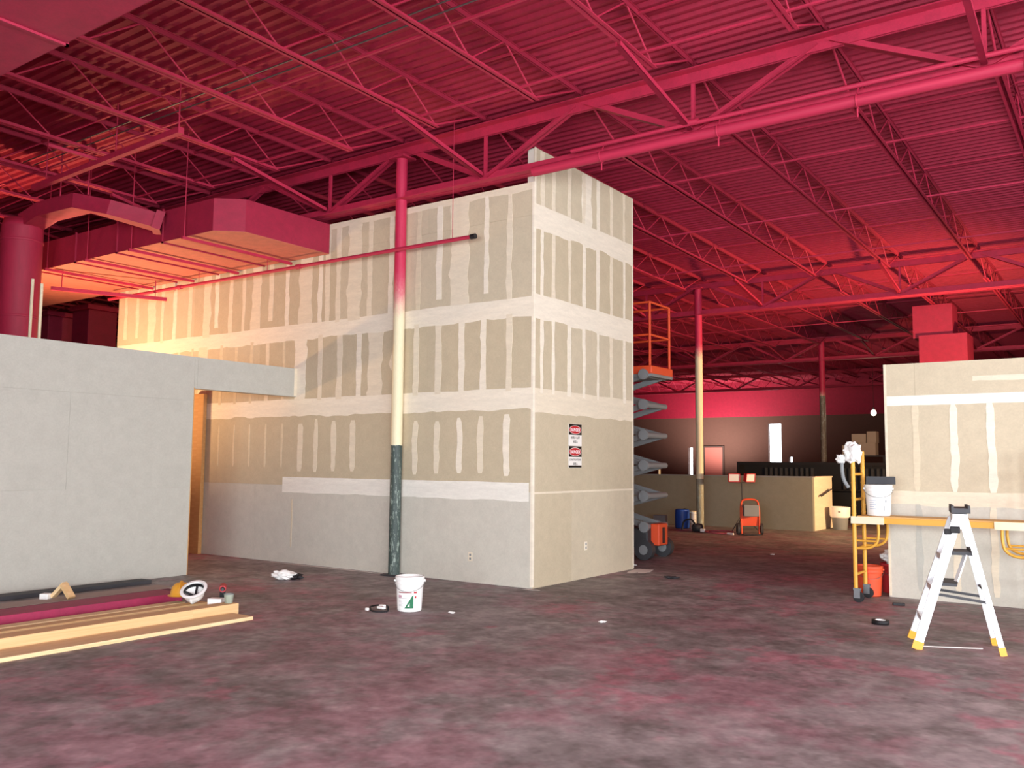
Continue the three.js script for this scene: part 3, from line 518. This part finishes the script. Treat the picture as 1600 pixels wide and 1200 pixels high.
single('lath_strip', 'thin pale strip lying on the floor beneath the stepladder', 'strip', rbox(0.5, 0.008, 0.02, 0.002, 0, 0.004, 0), M.dust, [4.98, 0, 0.72], 0.45);
// plaster dust at the foot of the box
function dustPatch(label, cx, cz, rx, rz, s) { const pts = []; for (let k = 0; k < 40; k++) { const a = k / 40 * 6.2832, r = 1 + 0.5 * noise.noise(Math.cos(a) * 1.5 + s, Math.sin(a) * 1.5, s) + 0.25 * noise.noise(Math.cos(a) * 5, Math.sin(a) * 5, s); pts.push(new THREE.Vector2(cx + Math.cos(a) * rx * r, -(cz + Math.sin(a) * rz * r))); } const o = single('plaster_dust', label, 'dust', metric(new THREE.ExtrudeGeometry(new THREE.Shape(pts), { depth: 0.002, bevelEnabled: false }).rotateX(-Math.PI / 2)), M.dust); o.userData.kind = 'stuff'; }
dustPatch('white plaster dust at the rear right corner of the tall box', 0.22, -2.6, 0.16, 0.3, 1.3); dustPatch('white plaster dust at the near corner of the tall box', 0.02, 0.06, 0.12, 0.04, 2.1); dustPatch('pale dust along the foot of the long drywall face', -3.6, 0.07, 1.2, 0.025, 4.4);
single('wood_stud', 'tan wooden stud standing against the box inside the doorway', 'stud', rbox(0.3, 2.75, 0.07, 0.004, 0, 1.375, 0), M.stud, [-6.98, 0, 0.05]);
// lumber beside the left partition
function plank(name, label, x0, x1, y0, y1, z0, m, z1 = 8.6, turn = 0) { const g = rbox(x1 - x0, y1 - y0, z1 - z0, 0.004); const p = g.attributes.position, uv = g.attributes.uv; for (let i = 0; i < p.count; i++) uv.setXY(i, p.getZ(i), p.getX(i) + p.getY(i) * 1.3 + x0 * 3.7); return single(name, label, 'lumber', g, m, [(x0 + x1) / 2, (y0 + y1) / 2, (z0 + z1) / 2], turn, 'lumber on the floor at left'); }
plank('wood_board', 'pale flat board lying nearest the viewer in the lumber pile', -1.3, -0.97, 0.0, 0.036, 3.6, M.wood);
plank('wood_board', 'tall tan board standing on edge behind the nearest flat board', -1.5, -1.33, 0, 0.12, 3.5, M.wood2);
plank('wood_board', 'third tan board from the front of the lumber pile', -1.72, -1.57, 0, 0.085, 3.46, M.wood);
plank('wood_board', 'fourth tan board from the front of the lumber pile', -1.96, -1.82, 0, 0.085, 3.52, M.wood2);
plank('wood_board', 'fifth tan board from the front, touching the crimson beam side', -2.24, -2.1, 0, 0.07, 3.6, M.wood);
plank('pink_beam', 'crimson sprayed beam lying behind the tan boards', -2.82, -2.42, 0, 0.12, 3.42, M.pinkBeam);
plank('dusty_plank', 'grey dusty plank between the crimson beam and the partition', -3.6, -3.25, 0, 0.06, 2.95, M.dustyPlank);
plank('dark_strip', 'dark narrow strip on the floor along the foot of the left partition', -4.35, -4.12, 0, 0.05, 2.7, M.darkGrey);
plank('sprayed_plank', 'dull crimson plank between the grey plank and the crimson beam', -3.16, -2.88, 0, 0.07, 3.1, mat(0x7c2f48, 0.8, { map: sprayTex }));
{ const o = thing('wood_offcut_prop', 'small pale wooden offcuts propped on the dusty plank', 'offcut', [-3.4, 0.06, 4.25], 0.5); part(o, 'block', bar(V(-0.12, 0.02, 0), V(0.02, 0.17, 0), 0.09, 0.035), M.wood); part(o, 'block', bar(V(0.02, 0.16, 0.03), V(0.14, 0.02, 0.06), 0.09, 0.035), M.wood2); part(o, 'white_block', rbox(0.1, 0.06, 0.09, 0.006, -0.17, 0.03, 0.05), M.white); }
function hardHat(label, pos, m, flip, turn) {
  const o = thing('hard_hat', label, 'hard hat', pos, turn, 'hard hats on the lumber');
  const sh = lathe([[0.118, 0], [0.15, 0.004], [0.15, 0.01], [0.122, 0.016], [0.118, 0.05], [0.1, 0.1], [0.06, 0.135], [0, 0.145], [0, 0.14], [0.058, 0.13], [0.096, 0.097], [0.113, 0.05], [0.114, 0.0], [0.118, 0]], 36); sh.scale(0.9, 1, 1.05);
  const s = part(o, 'shell', sh, m); part(o, 'ridge', tube([V(0, 0.03, -0.122), V(0, 0.105, -0.1), V(0, 0.148, 0), V(0, 0.105, 0.1), V(0, 0.03, 0.122)], 0.014, 20, 8), m);
  part(o, 'sweatband', lathe([[0.1, 0.01], [0.104, 0.01], [0.104, 0.045], [0.1, 0.045], [0.1, 0.01]], 30), M.black); part(o, 'suspension', [rod(V(-0.095, 0.04, 0), V(0, 0.1, 0), 0.012), rod(V(0.095, 0.04, 0), V(0, 0.1, 0), 0.012), rod(V(0, 0.04, -0.1), V(0, 0.1, 0), 0.012), rod(V(0, 0.04, 0.1), V(0, 0.1, 0), 0.012)], M.black);
  if (flip) { o.rotation.set(Math.PI + 0.5, turn, 0, 'YXZ'); } return o;
}
hardHat('white hard hat turned upside down on the lumber', [-1.8, 0.25, 3.72], M.white, true, 0.6);
hardHat('yellow hard hat resting behind the upside down white one', [-2.16, 0.135, 3.62], M.yellow, false, 0.8);
single('white_block', 'small white box at the end of the tan boards', 'box', rbox(0.15, 0.07, 0.1, 0.006, 0, 0.035, 0), M.white, [-1.6, 0.085, 3.58], 0.5);
{ const o = thing('grey_cup', 'small grey green cup beside the white box on the lumber', 'cup', [-1.42, 0.12, 3.56]); part(o, 'body', lathe([[0, 0], [0.04, 0], [0.05, 0.09], [0.046, 0.09], [0.037, 0.006], [0, 0.006]], 24), mat(0x9aa394, 0.7)); part(o, 'rim', lathe([[0.046, 0.088], [0.053, 0.088], [0.053, 0.094], [0.046, 0.094], [0.046, 0.088]], 24), M.grey); }
{ const o = thing('red_drill', 'dark red power drill standing behind the hard hats', 'drill', [-1.92, 0, 3.26], 0.9); part(o, 'battery', rbox(0.1, 0.06, 0.13, 0.012, 0, 0.03, 0), M.black); part(o, 'grip', bar(V(0, 0.05, 0), V(0, 0.17, 0.02), 0.05, 0.06), M.black); part(o, 'motor_body', rod(V(0, 0.2, -0.09), V(0, 0.2, 0.1), 0.04, 0.036, 18), M.red); part(o, 'chuck', rod(V(0, 0.2, 0.1), V(0, 0.2, 0.16), 0.024, 0.016, 14), M.darkGrey); }

// ------------------------------------------------------------------ danger signs
function sign(label, y, lines, tail) {
  const t = canvasTex(512, 448, (c, w, h) => {
    c.fillStyle = '#f2efe8'; c.fillRect(0, 0, w, h); c.fillStyle = '#15110f'; c.fillRect(0, 0, w, h * 0.5);
    c.fillStyle = '#f2efe8'; c.beginPath(); c.ellipse(w / 2, h * 0.26, w * 0.47, h * 0.2, 0, 0, 7); c.fill(); c.fillStyle = '#c2202a'; c.beginPath(); c.ellipse(w / 2, h * 0.26, w * 0.45, h * 0.18, 0, 0, 7); c.fill();
    c.fillStyle = '#ffffff'; c.textAlign = 'center'; c.textBaseline = 'middle'; c.font = 'bold 96px sans-serif'; c.fillText('DANGER', w / 2, h * 0.265);
    c.fillStyle = '#151312'; lines.forEach((s, i) => { c.font = `bold ${s.length > 9 ? 58 : 74}px sans-serif`; c.fillText(s, w / 2, h * (0.63 + i * 0.19)); });
    if (tail) { c.fillRect(0, h * 0.9, w, h * 0.1); }
  });
  const o = thing('danger_sign', label, 'sign', [0.006, y, -1.04], Math.PI / 2, 'danger signs');
  part(o, 'board', box(0.345, 0.3, 0.004, 0, 0, 0), M.white);
  const f = new THREE.PlaneGeometry(0.341, 0.296); f.translate(0, 0, 0.0025); part(o, 'print', plain(f), mat(0xffffff, 0.45, { map: t }));
}
sign('upper red, black and white danger sign on the narrow face of the box', 1.995, ['HARD HAT', 'AREA'], false);
sign('lower red, black and white danger sign, directly under the other', 1.69, ['CONSTRUCTION', 'AREA'], true);

// ------------------------------------------------------------------ stepladder
{
  const o = thing('step_ladder', 'aluminium stepladder with yellow feet and black top cap', 'ladder');
  const top = { f: [V(5.075, 1.16, 0.84), V(4.985, 1.14, 0.52)], r: [V(5.135, 1.14, 0.82), V(5.06, 1.14, 0.55)] };
  const foot = { f: [V(4.735, 0.0, 0.985), V(4.6, 0.0, 0.48)], r: [V(5.395, 0.0, 0.84), V(5.275, 0.0, 0.36)] };
  const side = foot.f[0].clone().sub(foot.f[1]).normalize();
  const lerp = (a, b, t) => a.clone().lerp(b, t);
  const footTop = (a, b) => lerp(a, b, 0.06);
  for (const k of [0, 1]) {
    const r = part(o, 'front_rail', bar(lerp(foot.f[k], top.f[k], 0.03), top.f[k], 0.026, 0.075, side.clone().cross(V(0, 1, 0))), M.alu);
    part(r, 'foot_pad', bar(lerp(foot.f[k], top.f[k], -0.0), footTop(foot.f[k], top.f[k]), 0.036, 0.085, side.clone().cross(V(0, 1, 0))), M.yellow, 'yellow foot');
    const q = part(o, 'rear_rail', bar(lerp(foot.r[k], top.r[k], 0.03), top.r[k], 0.024, 0.045, side.clone().cross(V(0, 1, 0))), M.alu);
    part(q, 'foot_pad', bar(foot.r[k], footTop(foot.r[k], top.r[k]), 0.034, 0.055, side.clone().cross(V(0, 1, 0))), M.yellow, 'yellow foot');
  }
  for (const t of [0.235, 0.475, 0.715]) { const a = lerp(foot.f[0], top.f[0], t), b = lerp(foot.f[1], top.f[1], t); part(o, 'step', [bar(a, b, 0.085, 0.012), bar(a.clone().add(V(-0.035, -0.02, 0)), b.clone().add(V(-0.035, -0.02, 0)), 0.012, 0.05)], M.alu); part(o, 'step_bracket', [bar(lerp(a, b, 0.02), lerp(a, b, 0.1).add(V(0, -0.06, 0)), 0.03, 0.015), bar(lerp(b, a, 0.02), lerp(b, a, 0.1).add(V(0, -0.06, 0)), 0.03, 0.015)], M.darkGrey); }
  part(o, 'rear_brace', [bar(lerp(foot.r[0], top.r[0], 0.47), lerp(foot.r[1], top.r[1], 0.47), 0.02, 0.02), bar(lerp(foot.r[0], top.r[0], 0.76), lerp(foot.r[1], top.r[1], 0.76), 0.05, 0.03)], M.darkGrey);
  for (const k of [0, 1]) part(o, 'spreader', bar(lerp(foot.f[k], top.f[k], 0.42), lerp(foot.r[k], top.r[k], 0.38), 0.012, 0.022), M.darkGrey);
  part(o, 'tool_shelf', [bar(V(5.1, 0.84, 0.82), V(5.03, 0.84, 0.5), 0.16, 0.03)], M.darkGrey, 'dark folding tool shelf'); part(o, 'shelf_strut', bar(V(5.12, 0.83, 0.8), V(5.05, 0.6, 0.86), 0.05, 0.012), M.alu); part(o, 'lower_tray', bar(V(4.98, 0.57, 0.9), V(4.93, 0.57, 0.5), 0.16, 0.025), M.darkGrey);
  part(o, 'top_plate', [bar(V(5.1, 1.12, 0.86), V(5.02, 1.12, 0.5), 0.12, 0.13)], M.alu);
  part(o, 'top_cap', [bar(V(5.11, 1.215, 0.88), V(5.025, 1.215, 0.48), 0.15, 0.045), bar(V(5.045, 1.245, 0.88), V(4.96, 1.245, 0.48), 0.02, 0.03), bar(V(5.175, 1.245, 0.88), V(5.09, 1.245, 0.48), 0.02, 0.03)], M.darkGrey, 'black tool tray top');
  part(o, 'hinge_block', [rbox(0.08, 0.06, 0.035, 0.01, 5.06, 1.05, 0.89), rbox(0.06, 0.05, 0.035, 0.01, 5.0, 1.03, 0.88)], M.black);
}
// ------------------------------------------------------------------ rolling scaffold
{
  const o = thing('rolling_scaffold', 'yellow rolling scaffold with a plank deck before the right partition', 'scaffold'), z0 = -1.5, z1 = -1.95;
  const X = [3.6, 5.42];
  for (const [i, x] of X.entries()) for (const z of [z0, z1]) part(o, 'post', [rod(V(x, 0.16, z), V(x, 1.78, z), 0.024, 0.024, 14), ...Array.from({ length: 9 }, (_, k) => rod(V(x - 0.026, 0.95 + k * 0.09, z), V(x + 0.026, 0.95 + k * 0.09, z), 0.008, 0.008, 6))], M.scaffold);
  for (const x of X) { for (const y of [0.32, 0.62, 0.9, 1.2, 1.5]) part(o, 'rung', rod(V(x, y, z0), V(x, y, z1), 0.017), M.scaffold); }
  for (const z of [z0, z1]) { part(o, 'deck_rail', span(X[0], X[1], 0.93, 0.995, z - 0.02, z + 0.02), M.scaffold); }
  part(o, 'deck_plank', span(X[0] + 0.03, X[1] - 0.03, 0.985, 1.01, z1 + 0.02, z0 - 0.02), M.plank);
  for (const z of [z0, z1]) for (const [x, s] of [[X[0], 1], [X[1], -1]]) part(o, 'gusset_loop', [tube([V(x + s * 0.27, 0.94, z), V(x + s * 0.27, 0.8, z), V(x + s * 0.245, 0.7, z), V(x + s * 0.17, 0.645, z), V(x, 0.63, z)], 0.016, 24, 8), rod(V(x, 0.72, z), V(x + s * 0.26, 0.72, z), 0.012)], M.scaffold);
  for (const [a, b] of [[X[0] - 0.03, X[0] + 0.34], [X[1] - 0.34, X[1] + 0.03]]) part(o, 'deck_collar', span(a, b, 0.92, 1.005, z0 + 0.02, z0 + 0.035), M.cream);
  for (const x of X) for (const z of [z0, z1]) { const c = part(o, 'caster', [plain(new THREE.CylinderGeometry(0.062, 0.062, 0.032, 22).rotateX(Math.PI / 2).translate(x + 0.03, 0.062, z))], M.black); part(c, 'caster_fork', [span(x - 0.02, x + 0.05, 0.05, 0.15, z + 0.018, z + 0.026), span(x - 0.02, x + 0.05, 0.05, 0.15, z - 0.026, z - 0.018), span(x - 0.025, x + 0.055, 0.145, 0.165, z - 0.03, z + 0.03)], M.steel); }
}
const smallPrint = canvasTex(512, 256, (c, w, h) => { c.fillStyle = '#f4f5f4'; c.fillRect(0, 0, w, h); c.fillStyle = '#b9c6d6'; for (let k = 0; k < 5; k++) c.fillRect(70, 50 + k * 32, 130 - (k % 2) * 40, 12); c.fillStyle = '#4a5160'; c.fillRect(360, 50, 18, 40); c.fillRect(330, 140, 12, 70); });
bucket('compound_bucket', 'white bucket with small blue print standing on the scaffold deck', [3.83, 1.01, -1.72], 0.3, M.white, { label: smallPrint });
{ const o = thing('mud_pan', 'black trough tool laid across the white bucket on the scaffold', 'tool', [3.86, 1.385, -1.72], 0.25); const s = new THREE.Shape([[-0.06, 0], [0.06, 0], [0.085, 0.09], [0.075, 0.09], [0.055, 0.008], [-0.055, 0.008], [-0.075, 0.09], [-0.085, 0.09]].map((a) => new THREE.Vector2(...a))); part(o, 'pan', plain(new THREE.ExtrudeGeometry(s, { depth: 0.32, bevelEnabled: false }).translate(0, 0, -0.16).rotateY(Math.PI / 2)), M.darkGrey); part(o, 'pan_end', [span(-0.162, -0.156, 0, 0.088, -0.07, 0.07), span(0.156, 0.162, 0, 0.088, -0.07, 0.07)], M.darkGrey); }
{ const o = thing('cloth_bundle', 'white bundle tied over the top of the left scaffold post', 'cloth', [3.6, 1.6, -1.5]); part(o, 'bundle', crumple(0.115, 0.85, 1.05, 0.85, 41).translate(0, 0.02, 0), M.white); part(o, 'loose_end', crumple(0.06, 0.9, 0.9, 0.7, 51).translate(-0.13, 0.02, 0.02), M.white); part(o, 'hanging_tail', tube([V(-0.12, 0.04, 0.02), V(-0.12, -0.06, 0.02), V(-0.1, -0.17, 0.02), V(-0.05, -0.26, 0.02)], 0.022, 16, 8), M.grey); }
bucket('orange_bucket', 'orange bucket on the floor under the left end of the scaffold', [3.6, 0, -2.16], 0.4, M.orange);
bucket('red_bucket', 'dark red bucket behind the orange one at the partition end', [3.78, 0, -2.62], 0.4, M.red);
single('white_jug_lid', 'white crumpled liner sitting in the red bucket', 'liner', crumple(0.12, 1.1, 0.8, 1.0, 61), M.white, [3.78, 0.34, -2.62]);

// ------------------------------------------------------------------ scissor lift behind the box
{
  const o = thing('scissor_lift', 'orange scissor lift partly hidden behind the right edge of the drywall box', 'lift', [-1.42, 0, -4.4]), W = 0.4;
  part(o, 'chassis', rbox(2.1, 0.32, 0.8, 0.03, 0, 0.36, 0), M.darkGrey);
  const bx = part(o, 'ladder_box', rbox(0.16, 0.36, 0.34, 0.02, 1.12, 0.42, 0.1), M.orange); part(bx, 'slot', span(1.19, 1.215, 0.28, 0.54, 0.08, 0.14), M.black);
  for (const [x, z] of [[-0.75, 0.36], [0.98, 0.36], [-0.75, -0.36], [0.98, -0.36]]) { const w = part(o, 'wheel', plain(new THREE.CylinderGeometry(0.17, 0.17, 0.12, 26).rotateX(Math.PI / 2).translate(x, 0.17, z)), M.darkGrey); part(w, 'hub', plain(new THREE.CylinderGeometry(0.08, 0.08, 0.13, 18).rotateX(Math.PI / 2).translate(x, 0.17, z)), M.grey); }
  const n = 5, y0 = 0.55, y1 = 3.12, st = (y1 - y0) / n;
  for (let k = 0; k < n; k++) for (const z of [W * 0.8, -W * 0.8]) { const a = y0 + k * st, b = a + st; part(o, 'scissor_arm', bar(V(-0.95, a, z), V(1.0, b, z), 0.05, 0.09), M.grey); part(o, 'scissor_arm', bar(V(1.0, a, z * 0.85), V(-0.95, b, z * 0.85), 0.05, 0.09), M.grey); }
  for (let k = 0; k <= n; k++) part(o, 'pivot_tube', [rod(V(1.0, y0 + k * st, -W), V(1.0, y0 + k * st, W), 0.05, 0.05, 14), rod(V(1.0, y0 + k * st, W), V(1.0, y0 + k * st, W + 0.05), 0.09, 0.09, 18)], M.grey);
  part(o, 'platform', rbox(2.3, 0.14, 0.84, 0.02, 0, 3.2, 0), M.orange); part(o, 'platform_edge', span(-1.15, 1.15, 3.08, 3.13, -0.4, 0.4), M.grey);
  const pr = []; for (const x of [-1.1, 0, 1.1]) for (const z of [-0.38, 0.38]) pr.push(rod(V(x, 3.26, z), V(x, 4.36, z), 0.022, 0.022, 10));
  for (const y of [3.8, 4.36]) { for (const z of [-0.38, 0.38]) pr.push(rod(V(-1.1, y, z), V(1.1, y, z), 0.02, 0.02, 10)); for (const x of [-1.1, 1.1]) pr.push(rod(V(x, y, -0.38), V(x, y, 0.38), 0.02, 0.02, 10)); }
  part(o, 'guard_rail', pr, M.orange);
}
// ------------------------------------------------------------------ things along the half wall and beyond
{ const o = thing('blue_drum', 'blue plastic drum at the foot of the half wall', 'drum', [-3.1, 0, -11.4]); part(o, 'body', lathe([[0, 0], [0.16, 0], [0.18, 0.03], [0.182, 0.15], [0.19, 0.16], [0.182, 0.17], [0.182, 0.3], [0.19, 0.31], [0.182, 0.32], [0.18, 0.45], [0.15, 0.48], [0, 0.48]], 28), M.blue); part(o, 'cap', rod(V(0.07, 0.48, 0), V(0.07, 0.5, 0), 0.03), M.black); }
bucket('white_pail', 'small white pail right of the blue drum', [-2.72, 0, -11.25], 0, M.white, { s: 0.62, lid: M.white });
bucket('white_pail', 'second small white pail, stacked on the first beside the drum', [-2.72, 0.24, -11.25], 0.5, M.white, { s: 0.55, lid: M.cream });
single('grey_carton', 'small grey carton left of the blue drum', 'carton', rbox(0.32, 0.3, 0.28, 0.008, 0, 0.15, 0), M.grey, [-3.75, 0, -11.5], 0.2);
{ const o = thing('hand_truck', 'orange wheeled cart beside the unlit work light', 'cart', [-1.0, 0, -10.5], 0.55); part(o, 'frame', [tube([V(-0.2, 0.02, 0), V(-0.2, 0.65, -0.05), V(-0.16, 0.78, -0.07), V(0.16, 0.78, -0.07), V(0.2, 0.65, -0.05), V(0.2, 0.02, 0)], 0.022, 40, 8)], M.orange); part(o, 'back_plate', span(-0.19, 0.19, 0.2, 0.62, -0.06, -0.03), M.orange); part(o, 'toe_plate', span(-0.2, 0.2, 0.012, 0.025, 0, 0.24), M.darkGrey); for (const s of [-1, 1]) part(o, 'wheel', plain(new THREE.CylinderGeometry(0.13, 0.13, 0.06, 22).rotateZ(Math.PI / 2).translate(s * 0.26, 0.13, -0.08)), M.darkGrey); part(o, 'grey_box', rbox(0.34, 0.26, 0.18, 0.01, 0, 0.56, 0.09), M.grey); }
{ const o = thing('hose_coil', 'low pinkish hose coil on the floor left of the unlit work light', 'hose', [-1.7, 0, -10.35]); const pts = []; for (let k = 0; k < 70; k++) { const a = k / 70 * 6.2832 * 3; pts.push(V(Math.cos(a) * (0.3 + 0.03 * Math.sin(k)), 0.02 + 0.012 * (k % 23) / 8, Math.sin(a) * 0.26)); } part(o, 'hose', tube(pts, 0.018, 160, 6), mat(0xa9505c, 0.7)); part(o, 'nozzle', rod(V(0.28, 0.03, 0.2), V(0.45, 0.03, 0.26), 0.022), M.white); }
{ const o = thing('shop_vacuum', 'small dark machine with white parts at the foot of the second column', 'vacuum', [-2.3, 0, -10.5]); part(o, 'drum', lathe([[0, 0.02], [0.13, 0.02], [0.14, 0.14], [0.1, 0.19], [0, 0.2]], 22), M.darkGrey); part(o, 'hose', tube([V(0, 0.16, 0.1), V(-0.1, 0.3, 0.16), V(-0.25, 0.25, 0.2), V(-0.3, 0.05, 0.22)], 0.022, 24, 8), M.black); part(o, 'filter', rbox(0.12, 0.08, 0.1, 0.02, 0.18, 0.05, 0.1), M.white); }
{ const o = thing('waste_bin', 'grey waste bin with a white liner at the cream end of the half wall', 'bin', [0.15, 0, -13.7], 0.2); part(o, 'body', lathe([[0, 0], [0.17, 0], [0.22, 0.52], [0.235, 0.52], [0.235, 0.55], [0.21, 0.55], [0.165, 0.02], [0, 0.02]], 28), M.grey); part(o, 'liner', lathe([[0.212, 0.3], [0.245, 0.34], [0.25, 0.56], [0.215, 0.57], [0.2, 0.4]], 28), M.white); part(o, 'handle', rbox(0.06, 0.03, 0.5, 0.01, 0, 0.45, 0), M.darkGrey); }
{ const o = thing('display_shelving', 'long black low shelving unit with grey slats behind the half wall', 'shelving', [-4.1, 0, -18]); const Ls = 5.6;
  part(o, 'frame', [span(0, Ls, 1.6, 1.7, -0.25, 0.25), span(0, Ls, 0, 0.12, -0.25, 0.25), span(0, 0.08, 0, 1.6, -0.25, 0.25), span(Ls - 0.08, Ls, 0, 1.6, -0.25, 0.25), span(0.08, Ls - 0.08, 0.12, 1.6, -0.25, -0.22)], M.black);
  for (let x = 0.3; x < Ls - 0.2; x += 0.16) if (Math.floor(x * 1.3) % 3) part(o, 'slat', span(x, x + 0.07, 0.9, 1.52, -0.2, -0.12), M.darkGrey);
  part(o, 'shelf', span(0.08, Ls - 0.08, 0.85, 0.88, -0.22, 0.24), M.black); }
for (const [i, [x, y, w, h]] of [[-1.66, 1.96, 0.5, 0.34], [-1.1, 1.96, 0.55, 0.42], [-1.36, 2.38, 0.46, 0.3], [-0.95, 2.38, 0.3, 0.38]].entries()) single('carton', `pale carton stacked far back under the hanging bulb, ${['lower left', 'lower right', 'upper left', 'upper right'][i]}`, 'carton', rbox(w, h, 0.4, 0.008, 0, h / 2, 0), mat(0xb9a796, 0.85), [x, y, -22], 0, 'cartons far back');
{ const o = thing('storage_rack', 'dark storage rack carrying the far cartons', 'rack', [-1.25, 0, -22]); part(o, 'shelf', [span(-0.85, 0.75, 1.91, 1.96, -0.3, 0.3)], M.darkGrey); for (const [x, z] of [[-0.8, -0.26], [0.7, -0.26], [-0.8, 0.26], [0.7, 0.26]]) part(o, 'upright', span(x - 0.03, x + 0.03, 0, 1.91, z - 0.03, z + 0.03), M.darkGrey); part(o, 'shelf', span(-0.85, 0.75, 0.9, 0.94, -0.3, 0.3), M.darkGrey); }
{ const o = thing('pale_post', 'pale squat post standing on the half wall near its left end', 'post', [-4.35, 1.33, -12.68]); part(o, 'post', rod(V(0, 0, 0), V(0, 0.24, 0), 0.035, 0.03, 12), M.cream); part(o, 'cap', rod(V(0, 0.24, 0), V(0, 0.26, 0), 0.045, 0.04, 12), M.cream); }

scene.traverse((o) => { if (o.isMesh) shadow(o); });
renderer.render(scene, camera);
